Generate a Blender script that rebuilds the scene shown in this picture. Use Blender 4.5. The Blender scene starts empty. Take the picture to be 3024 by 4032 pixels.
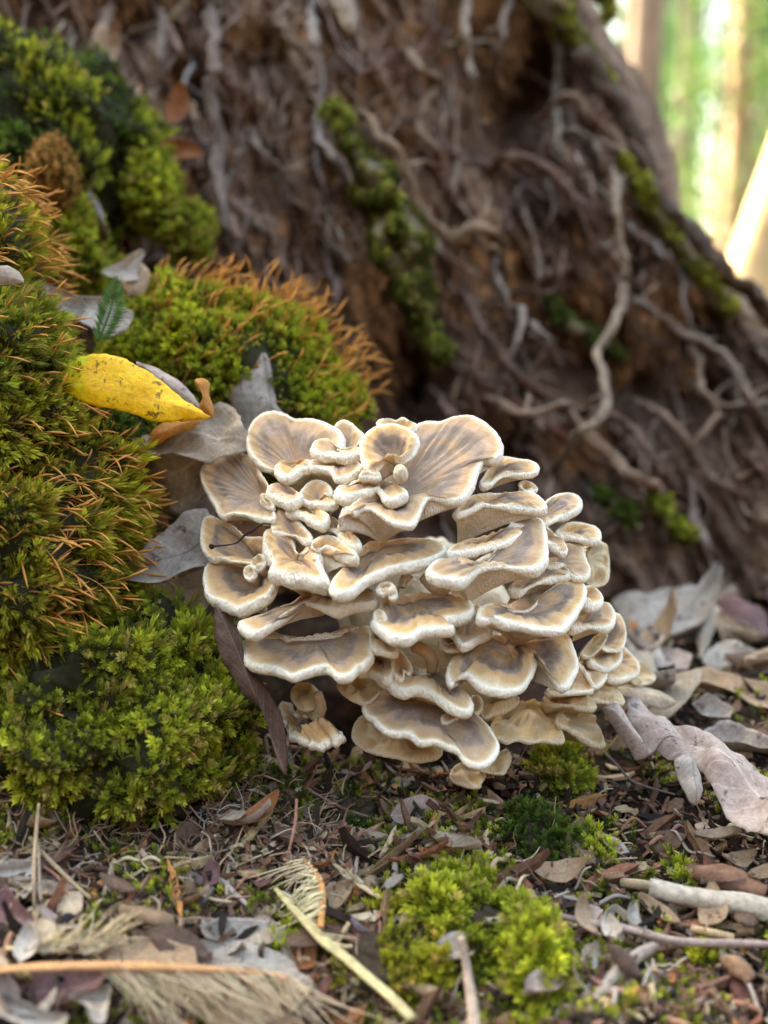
import bpy, math, random
import numpy as np
from mathutils import Vector, noise as mnoise

random.seed(7); RNG = np.random.default_rng(11)
R = math.radians
SC = bpy.context.scene
COL = SC.collection

# ------------------------------------------------------------------ camera
VF = R(50.0); TV = math.tan(VF/2); PITCH = R(10.0); CAMH = 0.235
cam_d = bpy.data.cameras.new('camera')
cam_d.sensor_fit = 'VERTICAL'; cam_d.sensor_height = 24.0; cam_d.angle = VF
cam_d.clip_start = 0.01; cam_d.clip_end = 600
cam_d.dof.use_dof = True; cam_d.dof.focus_distance = 0.535; cam_d.dof.aperture_fstop = 2.5
cam = bpy.data.objects.new('camera', cam_d); COL.objects.link(cam)
cam.location = (0, 0, CAMH); cam.rotation_euler = (math.pi/2 - PITCH, 0, 0)
SC.camera = cam

# ------------------------------------------------------------------ light
SUN = Vector((-0.60, 0.62, 0.60)).normalized()
elev = math.asin(SUN.z)
world = bpy.data.worlds.new('World'); SC.world = world; world.use_nodes = True
wn = world.node_tree.nodes; wl = world.node_tree.links
bg = wn['Background']; sky = wn.new('ShaderNodeTexSky'); sky.sky_type = 'NISHITA'
sky.sun_disc = False; sky.sun_elevation = elev
sky.sun_rotation = math.atan2(SUN.x, SUN.y)
sky.air_density = 1.0; sky.dust_density = 4.0; sky.ozone_density = 0.3
wl.new(sky.outputs[0], bg.inputs[0]); bg.inputs[1].default_value = 0.15
sun_d = bpy.data.lights.new('sun', 'SUN'); sun_d.energy = 4.3; sun_d.angle = R(0.6)
sun_d.color = (1.0, 0.95, 0.87)
sun = bpy.data.objects.new('sun', sun_d); COL.objects.link(sun)
sun.rotation_euler = SUN.to_track_quat('Z', 'Y').to_euler()
SC.view_settings.view_transform = 'Standard'; SC.view_settings.look = 'None'
SC.view_settings.exposure = 3.35; SC.view_settings.gamma = 1.0
SC.view_settings.use_white_balance = True; SC.view_settings.white_balance_temperature = 7900; SC.view_settings.white_balance_tint = 4
SC.render.engine = 'CYCLES'
SC.cycles.use_denoising = True
SC.cycles.max_bounces = 6; SC.cycles.diffuse_bounces = 4; SC.cycles.transmission_bounces = 4
SC.cycles.sample_clamp_indirect = 6.0

# ------------------------------------------------------------------ helpers
cp, sp = math.cos(PITCH), math.sin(PITCH)
def P(px, py, d):
    """point seen at photo pixel (px,py) at distance d along the view axis"""
    cx = (px-1512)/2016*TV*d; cy = -(py-2016)/2016*TV*d
    return Vector((cx, cy*sp + d*cp, CAMH + cy*cp - d*sp))
def H0(x, y):
    z = 0.22*(y-0.56) if y < 0.56 else 0.03*min(y-0.56, 1.2)
    if x < -0.02: z += 0.16*min(0.5, (-0.02-x))
    if y < -0.6: z += min(7.0, .75*(-0.6-y))*min(1, (-0.6-y))  # unseen slope behind the camera, added to block low sky light and deepen shadows
    if x < -1.2 and y < 1.5: z += min(6.0, .7*(-1.2-x))*min(1, (-1.2-x))*max(0, min(1, (1.5-y)))  # unseen left bank, added to block low sky light too
    if x > 1.6 and y < 1.0: z += min(4.0, .55*(x-1.6))*min(1, x-1.6)*max(0, min(1, (1.0-y)))  # matching unseen rise on the right, part of the same added sky blocker
    return z
def NZ(x, y, z=0.0): return mnoise.noise(Vector((x, y, z)))
def H(x, y):
    z = H0(x, y)
    if y < 3:
        z += 0.013*NZ(x*14, y*14, 1.3) + 0.008*NZ(x*36, y*36, 4.1) + 0.0025*NZ(x*110, y*110, 7)
    else:
        z += 0.15*NZ(x*.3, y*.3, 2)
    return z
def G(px, py, lift=0.0):
    """where the ray through a photo pixel meets the ground"""
    a = P(px, py, 0.1) - cam.location
    lo = 0.2
    d = lo
    while d < 3:
        p = cam.location + a*(d/0.1)
        if p.z < H0(p.x, p.y) + lift: break
        d += 0.004
    return p, d
def crop(x0, y0, s):
    return lambda pts: [(x0 + x/s, y0 + y/s) for x, y in pts]
K1 = crop(780,1600,2.37); K2 = crop(1250,1600,2.212); K3 = crop(780,2000,2.37); K4 = crop(1280,2050,2.3042)
K5 = crop(1850,1780,2.765); K6 = crop(1900,2250,2.37); K7 = crop(900,2400,2.37); K8 = crop(1350,2450,2.212)
KC = crop(1650,1750,1.7463); KF = crop(0,3200,1.106); KG = crop(1500,2900,1.0886); KR = crop(2200,2000,1.7015)
KL = crop(0,900,1.659); KM = crop(200,900,1.508); KS = lambda p: p

def mesh_np(name, verts, loops, starts_counts, mat, parent=None, cols=None, uvs=None, smooth=True):
    """verts Nx3, loops flat ints, starts_counts = face sizes (array)"""
    me = bpy.data.meshes.new(name)
    verts = np.asarray(verts, np.float32); loops = np.asarray(loops, np.int32); cnt = np.asarray(starts_counts, np.int32)
    me.vertices.add(len(verts)); me.vertices.foreach_set('co', verts.ravel())
    me.loops.add(len(loops)); me.loops.foreach_set('vertex_index', loops)
    me.polygons.add(len(cnt))
    st = np.zeros(len(cnt), np.int32); st[1:] = np.cumsum(cnt)[:-1]
    me.polygons.foreach_set('loop_start', st); me.polygons.foreach_set('loop_total', cnt)
    me.polygons.foreach_set('use_smooth', np.full(len(cnt), smooth, bool))
    if cols is not None:
        at = me.attributes.new('col', 'FLOAT_COLOR', 'POINT')
        c = np.ones((len(verts), 4), np.float32); cols = np.asarray(cols, np.float32); c[:, :cols.shape[1]] = cols
        at.data.foreach_set('color', c.ravel())
    if uvs is not None:
        ul = me.uv_layers.new(name='UVMap')
        ul.data.foreach_set('uv', np.asarray(uvs, np.float32)[loops].ravel())
    me.update(calc_edges=True); me.validate(verbose=False)
    me.materials.append(mat)
    o = bpy.data.objects.new(name, me); COL.objects.link(o)
    if parent: o.parent = parent
    return o
class MB:
    def __init__(s): s.v=[]; s.f=[]; s.c=[]; s.u=[]
    def add(s, verts, faces, col=None, uv=None):
        b = len(s.v); s.v += [tuple(p) for p in verts]; s.f += [tuple(i+b for i in f) for f in faces]
        if col is not None: s.c += ([col]*len(verts) if not hasattr(col[0], '__len__') else list(col))
        s.u += list(uv) if uv is not None else [(0,0)]*len(verts)
        return s
    def build(s, name, mat, parent=None, smooth=True):
        loops = [i for f in s.f for i in f]; cnt = [len(f) for f in s.f]
        return mesh_np(name, np.array(s.v), loops, cnt, mat, parent, np.array(s.c) if s.c else None, np.array(s.u), smooth)
def tag(o, label=None, cat=None, group=None, kind=None):
    if label: o['label'] = label
    if cat: o['category'] = cat
    if group: o['group'] = group
    if kind: o['kind'] = kind
    return o
def empty(name, loc):
    o = bpy.data.objects.new(name, None); COL.objects.link(o); o.empty_display_size = .02
    o.location = loc
    bpy.context.view_layer.update()
    return o
def adopt(child, root):
    child.parent = root; child.matrix_parent_inverse = root.matrix_world.inverted()
    return child
def smoothpts(pts, n, closed=False, ten=1.0):
    """Catmull-Rom resample, even by arc length"""
    pts = [np.array(p, float) for p in pts]; m = len(pts); out = []
    segs = m if closed else m-1
    for i in range(segs):
        if closed: a, b, c, d = pts[i-1], pts[i], pts[(i+1) % m], pts[(i+2) % m]
        else: a, b, c, d = pts[max(i-1, 0)], pts[i], pts[i+1], pts[min(i+2, m-1)]
        for k in range(10):
            t = k/10
            m0, m1 = (c-a)*.5*ten, (d-b)*.5*ten; out.append(b*(2*t**3-3*t*t+1) + m0*(t**3-2*t*t+t) + c*(3*t*t-2*t**3) + m1*(t**3-t*t))
    out.append(pts[0] if closed else pts[-1])
    out = np.array(out); L = np.r_[0, np.cumsum(np.linalg.norm(np.diff(out, axis=0), axis=1))]
    q = np.linspace(0, L[-1], n+1 if closed else n)
    res = np.stack([np.interp(q, L, out[:, k]) for k in range(out.shape[1])], 1)
    return res[:-1] if closed else res
def tube_geo(pts, radii, n=24, seg=8, wob=0.0, flat=1.0, seed=0.0, cap=True, kink=0.0):
    p = smoothpts(pts, n)
    if kink: p = p + np.array([tuple(mnoise.noise_vector(Vector(q)*22 + Vector((seed, 0, 0)))*kink + mnoise.noise_vector(Vector(q)*75)*kink*.5) for q in p])
    r = np.interp(np.linspace(0,1,n), np.linspace(0,1,len(radii)), radii)
    V=[]; F=[]; U=[]
    up = Vector((0.13, 0.21, 1)).normalized()
    for i in range(n):
        t = Vector(p[min(i+1,n-1)] - p[max(i-1,0)]).normalized()
        s = t.cross(up)
        if s.length < .05: s = t.cross(Vector((1,0,0)))
        s.normalize(); w = s.cross(t)
        for k in range(seg):
            a = 2*math.pi*k/seg
            rr = r[i]*(1 + wob*NZ(p[i][0]*60+seed, p[i][2]*60+math.cos(a)*1.2, p[i][1]*60+math.sin(a)*1.2))
            V.append(Vector(p[i]) + (s*math.cos(a) + w*math.sin(a)*flat)*rr); U.append((i/n, k/seg))
    for i in range(n-1):
        for k in range(seg):
            F.append((i*seg+k, i*seg+(k+1)%seg, (i+1)*seg+(k+1)%seg, (i+1)*seg+k))
    if cap:
        F.append(tuple(range(seg-1,-1,-1))); F.append(tuple((n-1)*seg+k for k in range(seg)))
    return V, F, U
def lerp3(a, b, t): return tuple(a[i]+(b[i]-a[i])*t for i in range(3))
def jit(c, a): 
    k = 1 + random.uniform(-a, a)
    return tuple(max(0.002, min(1, x*k*(1+random.uniform(-a, a)*.35))) for x in c)

# ------------------------------------------------------------------ materials
def nodes(m): return m.node_tree.nodes, m.node_tree.links
def newmat(name, rough=.7, spec=.3):
    m = bpy.data.materials.new(name); m.use_nodes = True
    b = m.node_tree.nodes['Principled BSDF']; b.inputs['Roughness'].default_value = rough
    b.inputs['Specular IOR Level'].default_value = spec
    return m, b
def ramp(n, stops):
    r = n.new('ShaderNodeValToRGB'); e = r.color_ramp.elements
    while len(e) < len(stops): e.new(.5)
    for i, (p, c) in enumerate(stops):
        e[i].position = p; e[i].color = (*c, 1)
    return r
def tex(n, l, kind, scale, vec=None, detail=4, rough=.6, **kw):
    t = n.new('ShaderNodeTex'+kind); t.inputs['Scale'].default_value = scale
    if kind == 'Noise': t.inputs['Detail'].default_value = detail; t.inputs['Roughness'].default_value = rough
    if vec is not None: l.new(vec, t.inputs['Vector'])
    return t
def math_n(n, l, op, a, b=None, clamp=False):
    t = n.new('ShaderNodeMath'); t.operation = op; t.use_clamp = clamp
    for i, x in enumerate((a, b)):
        if x is None: continue
        if isinstance(x, (int, float)): t.inputs[i].default_value = x
        else: l.new(x, t.inputs[i])
    return t.outputs[0]
def mix(n, l, fac, a, b, mode='MIX'):
    t = n.new('ShaderNodeMix'); t.data_type = 'RGBA'; t.blend_type = mode
    for s, x in ((0, fac), (6, a), (7, b)):
        if isinstance(x, (int, float)): t.inputs[s].default_value = x
        elif isinstance(x, tuple): t.inputs[s].default_value = (*x, 1)
        else: l.new(x, t.inputs[s])
    return t.outputs[2]
def bump(n, l, b, h, strength, dist, prev=None):
    t = n.new('ShaderNodeBump'); t.inputs['Strength'].default_value = strength; t.inputs['Distance'].default_value = dist
    l.new(h, t.inputs['Height'])
    if prev is not None: l.new(prev, t.inputs['Normal'])
    l.new(t.outputs[0], b.inputs['Normal']); return t.outputs[0]
def geo_pos(n): return n.new('ShaderNodeNewGeometry').outputs['Position']
def attr(n, name='col'):
    a = n.new('ShaderNodeAttribute'); a.attribute_name = name; return a

def mat_col(name, rough=.75, nscale=300, amt=.35, bstr=.5, bdist=.001, trans=0.0, spec=.25):
    """colour from the mesh's own 'col' attribute with fine mottling"""
    m, b = newmat(name, rough, spec); n, l = nodes(m)
    a = attr(n); t = tex(n, l, 'Noise', nscale, geo_pos(n), 5, .7)
    r = ramp(n, [(.3, (1-amt,)*3), (.7, (1+amt*.6,)*3)]); l.new(t.outputs[0], r.inputs[0])
    c = mix(n, l, 1.0, a.outputs[0], r.outputs[0], 'MULTIPLY'); l.new(c, b.inputs['Base Color'])
    if bstr: bump(n, l, b, t.outputs[0], bstr, bdist)
    if trans:
        tr = n.new('ShaderNodeBsdfTranslucent'); l.new(c, tr.inputs[0]); ms = n.new('ShaderNodeMixShader'); ms.inputs[0].default_value = trans
        l.new(b.outputs[0], ms.inputs[1]); l.new(tr.outputs[0], ms.inputs[2]); l.new(ms.outputs[0], n['Material Output'].inputs[0])
    return m
M_moss = mat_col('moss', .7, 400, .3, 0, trans=.36)
M_stalk = mat_col('spore_stalk', .55, 200, .25, 0, trans=.12)
M_litter = mat_col('litter', .8, 350, .5, .6, .0008)
M_wood = mat_col('dead_wood', .8, 260, .45, .7, .001)
M_fibre = mat_col('fibre', .7, 300, .2, 0)
M_bgleaf = mat_col('forest_leaf', .5, 5, .3, 0, trans=.5)

def mat_root():
    m, b = newmat('root', .85, .15); n, l = nodes(m)
    a = attr(n); pos = geo_pos(n)
    mp = n.new('ShaderNodeMapping'); mp.inputs['Scale'].default_value = (1, 1, .3); l.new(pos, mp.inputs[0])
    t1 = tex(n, l, 'Noise', 45, mp.outputs[0], 6, .65); t2 = tex(n, l, 'Noise', 220, mp.outputs[0], 5, .7)
    r = ramp(n, [(.3, (.45, .4, .38)), (.5, (1, 1, 1)), (.72, (1.45, 1.4, 1.3))]); l.new(t1.outputs[0], r.inputs[0])
    c = mix(n, l, 1.0, a.outputs[0], r.outputs[0], 'MULTIPLY')
    r2 = ramp(n, [(.35, (.6, .6, .6)), (.65, (1.25, 1.25, 1.25))]); l.new(t2.outputs[0], r2.inputs[0])
    c = mix(n, l, 1.0, c, r2.outputs[0], 'MULTIPLY'); l.new(c, b.inputs['Base Color'])
    pr = bump(n, l, b, t1.outputs[0], .7, .006); bump(n, l, b, t2.outputs[0], .8, .002, pr)
    return m
M_root = mat_root()
def mat_body():
    m, b = newmat('root_mass', .9, .1); n, l = nodes(m); pos = geo_pos(n)
    mp = n.new('ShaderNodeMapping'); mp.inputs['Scale'].default_value = (1.6, 1, .45); mp.inputs['Rotation'].default_value = (0, R(-14), 0); l.new(pos, mp.inputs[0])
    t = tex(n, l, 'Noise', 16, mp.outputs[0], 8, .68); t2 = tex(n, l, 'Noise', 90, mp.outputs[0], 6, .7); t3 = tex(n, l, 'Noise', 7, pos, 4, .6)
    r = ramp(n, [(.30, (.016, .012, .010)), (.44, (.105, .067, .049)), (.56, (.26, .175, .125)), (.72, (.50, .375, .275))]); l.new(t.outputs[0], r.inputs[0])
    r3 = ramp(n, [(.42, (0, 0, 0)), (.66, (1, 1, 1))]); l.new(t3.outputs[0], r3.inputs[0])
    c = mix(n, l, r3.outputs[0], r.outputs[0], (.16, .10, .072)) 
    c = mix(n, l, .55, r.outputs[0], c)
    rr = ramp(n, [(.3, (.45, .45, .45)), (.7, (1.6, 1.5, 1.4))]); l.new(t2.outputs[0], rr.inputs[0])
    c = mix(n, l, 1.0, c, rr.outputs[0], 'MULTIPLY'); l.new(c, b.inputs['Base Color'])
    pr = bump(n, l, b, t.outputs[0], 1, .02); bump(n, l, b, t2.outputs[0], 1, .006, pr)
    return m
M_body = mat_body()
def mat_ground():
    m, b = newmat('forest_soil', .9, .1); n, l = nodes(m); pos = geo_pos(n)
    t = tex(n, l, 'Noise', 60, pos, 8, .7); v = tex(n, l, 'Voronoi', 220, pos); t2 = tex(n, l, 'Noise', 9, pos, 5)
    r = ramp(n, [(.3, (.010, .007, .006)), (.5, (.035, .022, .015)), (.62, (.075, .045, .028)), (.78, (.14, .09, .06))]); l.new(t.outputs[0], r.inputs[0])
    c = mix(n, l, .35, r.outputs[0], v.outputs['Color'], 'SOFT_LIGHT')
    r2 = ramp(n, [(.35, (.5, .5, .5)), (.65, (1.2, 1.1, 1))]); l.new(t2.outputs[0], r2.inputs[0])
    c = mix(n, l, 1., c, r2.outputs[0], 'MULTIPLY'); l.new(c, b.inputs['Base Color'])
    pr = bump(n, l, b, t.outputs[0], 1, .006); bump(n, l, b, v.outputs['Distance'], .7, .002, pr)
    return m
M_ground = mat_ground()

def mat_cap(name, pale=0.0):
    m, b = newmat(name, .72, .25); n, l = nodes(m); pos = geo_pos(n)
    a = attr(n); sep = n.new('ShaderNodeSeparateColor'); l.new(a.outputs[0], sep.inputs[0])
    e, under, rnd = sep.outputs[0], sep.outputs[1], sep.outputs[2]
    uv = n.new('ShaderNodeUVMap').outputs[0]
    mp = n.new('ShaderNodeMapping'); mp.inputs['Scale'].default_value = (1, .14, 1); l.new(uv, mp.inputs[0])
    streak = tex(n, l, 'Noise', 26, mp.outputs[0], 5, .65)
    big = tex(n, l, 'Noise', 70, pos, 3, .55); fine = tex(n, l, 'Noise', 700, pos, 4, .7); mid = tex(n, l, 'Noise', 220, pos, 4, .6)
    # distance from the rim (0..1 = 0..30 mm), wobbled
    w = math_n(n, l, 'MULTIPLY', math_n(n, l, 'SUBTRACT', big.outputs[0], .5), .46)
    w = math_n(n, l, 'ADD', w, math_n(n, l, 'MULTIPLY', math_n(n, l, 'SUBTRACT', streak.outputs[0], .5), .13))
    w2 = math_n(n, l, 'MULTIPLY', w, math_n(n, l, 'MULTIPLY', e, 5.0, True))
    w2 = math_n(n, l, 'ADD', w2, math_n(n, l, 'MULTIPLY', math_n(n, l, 'SUBTRACT', mid.outputs[0], .5), .03))
    d = math_n(n, l, 'ADD', e, w2, True)
    CR=(.90,.85,.69); TAN=(.52,.29,.10); GR=(.255,.18,.122); DK=(.165,.115,.082); OC=(.42,.235,.085)
    r = ramp(n, [(.0, CR), (.022, (.83,.73,.54)), (.06, (.68,.51,.29)), (.14, (.56,.335,.13)), (.29, (.49,.32,.17)), (.36, GR), (.50, DK), (.62, (.27,.19,.125)), (.78, OC), (.95, (.28,.19,.125))])
    l.new(d, r.inputs[0])
    rs = ramp(n, [(.35, (.93, .925, .92)), (.65, (1.06, 1.06, 1.05))]); l.new(streak.outputs[0], rs.inputs[0])
    c = mix(n, l, math_n(n, l, 'MULTIPLY', e, 6., True), r.outputs[0], mix(n, l, 1., r.outputs[0], rs.outputs[0], 'MULTIPLY'))
    c = mix(n, l, math_n(n, l, 'MULTIPLY', math_n(n, l, 'MULTIPLY', e, 8., True), math_n(n, l, 'MULTIPLY', rnd, .5)), c, (.34,.26,.20))
    fib = tex(n, l, 'Noise', 150, mp.outputs[0], 3, .6); rf = ramp(n, [(.38, (.92,.915,.91)), (.62, (1.05,1.05,1.05))]); l.new(fib.outputs[0], rf.inputs[0])
    c = mix(n, l, math_n(n, l, 'MULTIPLY', e, 7., True), c, mix(n, l, 1., c, rf.outputs[0], 'MULTIPLY'))
    # pale bloom on the cap
    rb = ramp(n, [(.5, (0,0,0)), (.75, (1,1,1))]); l.new(mid.outputs[0], rb.inputs[0])
    c = mix(n, l, math_n(n, l, 'MULTIPLY', rb.outputs[0], .30), c, (.58,.51,.44))
    ur = ramp(n, [(.3, (.56,.45,.31)), (.7, (.72,.61,.45))]); l.new(big.outputs[0], ur.inputs[0])
    c = mix(n, l, under, c, ur.outputs[0])
    if pale: c = mix(n, l, pale, c, mix(n, l, big.outputs[0], (.36,.25,.10), (.74,.62,.38)))
    dots = tex(n, l, 'Voronoi', 95, pos); rd = ramp(n, [(.0, (1,1,1)), (.065, (0,0,0))]); l.new(dots.outputs['Distance'], rd.inputs[0])
    c = mix(n, l, math_n(n, l, 'MULTIPLY', rd.outputs[0], .55), c, (.08,.05,.03))
    l.new(c, b.inputs['Base Color'])
    b.inputs['Subsurface Weight'].default_value = .12; b.inputs['Subsurface Radius'].default_value = (1, .6, .3); b.inputs['Subsurface Scale'].default_value = .002
    # pored lip: vertical ridges and fine grain
    mpl = n.new('ShaderNodeMapping'); mpl.inputs['Scale'].default_value = (1, 1, .35); l.new(pos, mpl.inputs[0])
    por = tex(n, l, 'Voronoi', 1150, mpl.outputs[0])
    lipm = ramp(n, [(.0, (1,1,1)), (.10, (.12,.12,.12)), (.3, (.02,.02,.02))]); l.new(e, lipm.inputs[0])
    h = math_n(n, l, 'MULTIPLY', por.outputs['Distance'], lipm.outputs[0])
    pr = bump(n, l, b, h, .8, .0009)
    pr = bump(n, l, b, mid.outputs[0], .35, .0012, pr); pr = bump(n, l, b, streak.outputs[0], .45, .0012, pr); bump(n, l, b, fine.outputs[0], .35, .0004, pr)
    return m
M_cap = mat_cap('mushroom_cap'); M_pale = mat_cap('mushroom_cap_pale', .6); M_white = mat_cap('mushroom_bud', .35)

def mat_leaf(name, c1, c2, vein, spots=None, green=None, rough=.6, trans=.2, veinamt=.8):
    m, b = newmat(name, rough, .3); n, l = nodes(m); pos = geo_pos(n)
    uv = n.new('ShaderNodeUVMap').outputs[0]; s = n.new('ShaderNodeSeparateXYZ'); l.new(uv, s.inputs[0])
    u, v = s.outputs[0], s.outputs[1]; av = math_n(n, l, 'ABSOLUTE', v)
    t = tex(n, l, 'Noise', 70, pos, 6, .65); t2 = tex(n, l, 'Noise', 420, pos, 4, .7)
    r = ramp(n, [(.33, c1), (.67, c2)]); l.new(t.outputs[0], r.inputs[0]); c = r.outputs[0]
    if green:
        tg = tex(n, l, 'Noise', 45, pos, 3); g = math_n(n, l, 'ADD', math_n(n, l, 'MULTIPLY', u, -1.9), math_n(n, l, 'MULTIPLY', tg.outputs[0], 1.6))
        rg = ramp(n, [(.35, (0,0,0)), (.75, (1,1,1))]); l.new(g, rg.inputs[0]); c = mix(n, l, rg.outputs[0], c, green)
    # veins: midrib and side veins
    mid = ramp(n, [(0, (1,1,1)), (.05, (0,0,0))]); l.new(av, mid.inputs[0])
    ph = math_n(n, l, 'SUBTRACT', math_n(n, l, 'MULTIPLY', u, 9.0), math_n(n, l, 'MULTIPLY', av, 2.6))
    ph = math_n(n, l, 'ADD', ph, math_n(n, l, 'MULTIPLY', t.outputs[0], .5))
    tri = math_n(n, l, 'PINGPONG', ph, .5)
    sv = ramp(n, [(0, (.75,.75,.75)), (.07, (0,0,0))]); l.new(tri, sv.inputs[0])
    vm = math_n(n, l, 'MAXIMUM', mid.outputs[0], sv.outputs[0])
    net = tex(n, l, 'Voronoi', 520, pos); net.feature = 'DISTANCE_TO_EDGE'
    rn = ramp(n, [(0, (.35,.35,.35)), (.12, (0,0,0))]); l.new(net.outputs['Distance'], rn.inputs[0])
    c = mix(n, l, math_n(n, l, 'MULTIPLY', vm, veinamt), c, vein)
    c = mix(n, l, math_n(n, l, 'MULTIPLY', rn.outputs[0], veinamt*.6), c, vein)
    if spots:
        ts = tex(n, l, 'Noise', 120, pos, 4, .75); rs = ramp(n, [(.58, (0,0,0)), (.64, (1,1,1))]); l.new(ts.outputs[0], rs.inputs[0])
        c = mix(n, l, math_n(n, l, 'MULTIPLY', rs.outputs[0], .85), c, spots)
    r2 = ramp(n, [(.3, (.75,.75,.75)), (.7, (1.15,1.15,1.15))]); l.new(t2.outputs[0], r2.inputs[0]); c = mix(n, l, 1., c, r2.outputs[0], 'MULTIPLY')
    l.new(c, b.inputs['Base Color'])
    pr = bump(n, l, b, vm, -.5, .0008); pr = bump(n, l, b, t.outputs[0], .5, .003, pr); bump(n, l, b, t2.outputs[0], .4, .0006, pr)
    tr = n.new('ShaderNodeBsdfTranslucent'); l.new(c, tr.inputs[0]); ms = n.new('ShaderNodeMixShader'); ms.inputs[0].default_value = trans
    l.new(b.outputs[0], ms.inputs[1]); l.new(tr.outputs[0], ms.inputs[2]); l.new(ms.outputs[0], n['Material Output'].inputs[0])
    return m
ML = {
 'yellow': mat_leaf('yellow_leaf', (.86,.46,.008), (.95,.64,.015), (.70,.34,.02), (.12,.055,.01), (.62,.70,.02), .5, .25, .5),
 'beige': mat_leaf('beige_leaf', (.27,.205,.14), (.47,.385,.28), (.62,.53,.40)),
 'grey': mat_leaf('grey_leaf', (.29,.245,.20), (.52,.46,.39), (.18,.145,.115), (.10,.07,.06)),
 'white': mat_leaf('pale_leaf', (.40,.34,.27), (.64,.575,.48), (.28,.22,.17), (.20,.15,.11)),
 'tan': mat_leaf('tan_leaf', (.34,.22,.13), (.50,.36,.22), (.24,.15,.09), (.10,.06,.04)),
 'pink': mat_leaf('pinkish_leaf', (.32,.23,.19), (.56,.45,.38), (.66,.55,.46), (.16,.10,.08)),
 'brown': mat_leaf('brown_leaf', (.065,.036,.024), (.17,.10,.065), (.24,.16,.11)),
 'purple': mat_leaf('purple_leaf', (.10,.045,.045), (.22,.11,.10), (.26,.15,.13), rough=.5),
 'orange': mat_leaf('orange_leaf', (.45,.17,.03), (.62,.30,.06), (.34,.14,.04)),
 'rust': mat_leaf('rust_leaf', (.28,.10,.035), (.42,.18,.07), (.22,.09,.04)),
}

# ------------------------------------------------------------------ ground: one sheet out to the horizon
def build_ground():
    def axis(lo, hi, step, far, g):
        a = list(np.arange(lo, hi, step)); s = step; x = hi
        while x < far: a.append(x); s *= g; x += s
        s = step; x = lo; pre = []
        while x > -far:
            s *= g; x -= s; pre.append(x)
        return np.array(pre[::-1] + a)
    xs = axis(-.45, .65, .005, 300, 1.16); ys = axis(.28, 1.15, .005, 300, 1.16); ys = ys[ys > -40]
    V = [(x, y, H(x, y)) for y in ys for x in xs]; nx = len(xs); ny = len(ys)
    idx = np.arange(nx*ny).reshape(ny, nx)
    q = np.stack([idx[:-1,:-1], idx[:-1,1:], idx[1:,1:], idx[1:,:-1]], -1).reshape(-1, 4)
    o = mesh_np('ground', np.array(V), q.ravel(), np.full(len(q), 4), M_ground)
    tag(o, kind='structure')
build_ground()

# ------------------------------------------------------------------ the root wall of the big stump
EDGE = [(-2600,1900),(-1800,1980),(-1200,2060),(-600,2190),(-200,2290),(0,2340),(130,2410),(260,2490),(480,2620),(640,2660),(820,2685),(1000,2790),(1120,2900),(1230,3020),(1450,3300),(1700,3650),(2000,4000),(2600,4500)]
EDGE_Y = [a for a, b in EDGE]; EDGE_X = [b for a, b in EDGE]
PITS = [(1560,1330,170,.09),(1620,1550,160,.10),(1500,1100,90,.05),(1980,150,260,.10),(2060,330,170,.10),(1960,500,140,.07),(2030,700,110,.06),(2250,1350,190,.10),(2480,1500,160,.08),(2750,1560,190,.06),(2060,1250,120,.07),(1330,1250,60,.04),(500,80,110,.05),(740,330,80,.05),(1000,220,90,.05),(2700,1280,120,.06),(2330,1850,170,.06),(1950,1750,130,.06),(2000,1060,120,.05),(640,850,110,.06)]
def wall_d(px, py):
    d = 0.90 + .10*max(0, min(1, (px-1200)/1500)) + .00005*max(0, 1600-py)
    if px < 1200: d -= .00006*(1200-max(px, -200))
    d -= .09*max(0, (py-1300)/900)*max(0, min(1, (px-1500)/800))
    return d
def wall_relief(px, py):
    p = px/480; q = py/480
    # ridges run down and to the right, as the roots do
    a = p - .45*q; 
    r1 = 1-abs(mnoise.noise(Vector((a*2.3, q*.7, 3.1))))*2.0
    r2 = 1-abs(mnoise.noise(Vector((a*5.5, q*1.7, 9.1))))*2.0
    r3 = mnoise.noise(Vector((a*13, q*5, 2.2))); r4 = mnoise.noise(Vector((p*26, q*16, 5.2)))
    v = -.032*r1 - .024*r2 + .014*r3 + .009*r4
    for x, y, rr, dp in PITS:
        k = ((px-x)**2 + (py-y)**2)/(rr*rr)
        if k < 6: v += 1.9*dp*math.exp(-k*1.1)
    return v
def in_pit(px, py): return any(((px-x)**2 + (py-y)**2) < (rr*.8)**2 for x, y, rr, dp in PITS if rr > 100)
def wallP(px, py, off=0.0):
    return P(px, py, wall_d(px, py) + off)
def build_wall():
    us = np.r_[np.linspace(-4200, -420, 22), np.linspace(-380, 0, 18)[1:], np.linspace(0, 1, 250)[1:]]
    vs = np.r_[np.linspace(-2600, -250, 34), np.linspace(-230, 2350, 210)]
    rows = []
    for py in vs:
        ex = float(np.interp(py, EDGE_Y, EDGE_X)) + 22*NZ(py/90, 3.3) + 12*NZ(py/31, 8.3)
        row = []
        for u in us:
            px = u if u <= 0 else u*ex
            d = wall_d(px, py); rel = wall_relief(px, py)
            k = max(0, 1-(ex-px)/230.0) if u > 0 else 0
            row.append(P(px, py, d + rel*(1-k*.5) + .14*k**3))
        # close behind the right-hand edge
        last = row[-1]
        for q in (.06, .16, .35, .7): row.append(Vector((last.x - .25*q*q, last.y + q, last.z)))
        rows.append(row)
    nx = len(rows[0]); ny = len(rows)
    V = np.array([tuple(p) for r in rows for p in r])
    idx = np.arange(nx*ny).reshape(ny, nx)
    q = np.stack([idx[:-1,:-1], idx[1:,:-1], idx[1:,1:], idx[:-1,1:]], -1).reshape(-1, 4)
    return mesh_np('root_mass', V, q.ravel(), np.full(len(q), 4), M_body)
stump = empty('tree_stump', (0.1, 1.15, 0))
tag(stump, 'big rotting tree stump, its dark wall of tangled roots rising behind the mushroom', 'tree stump')
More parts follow.
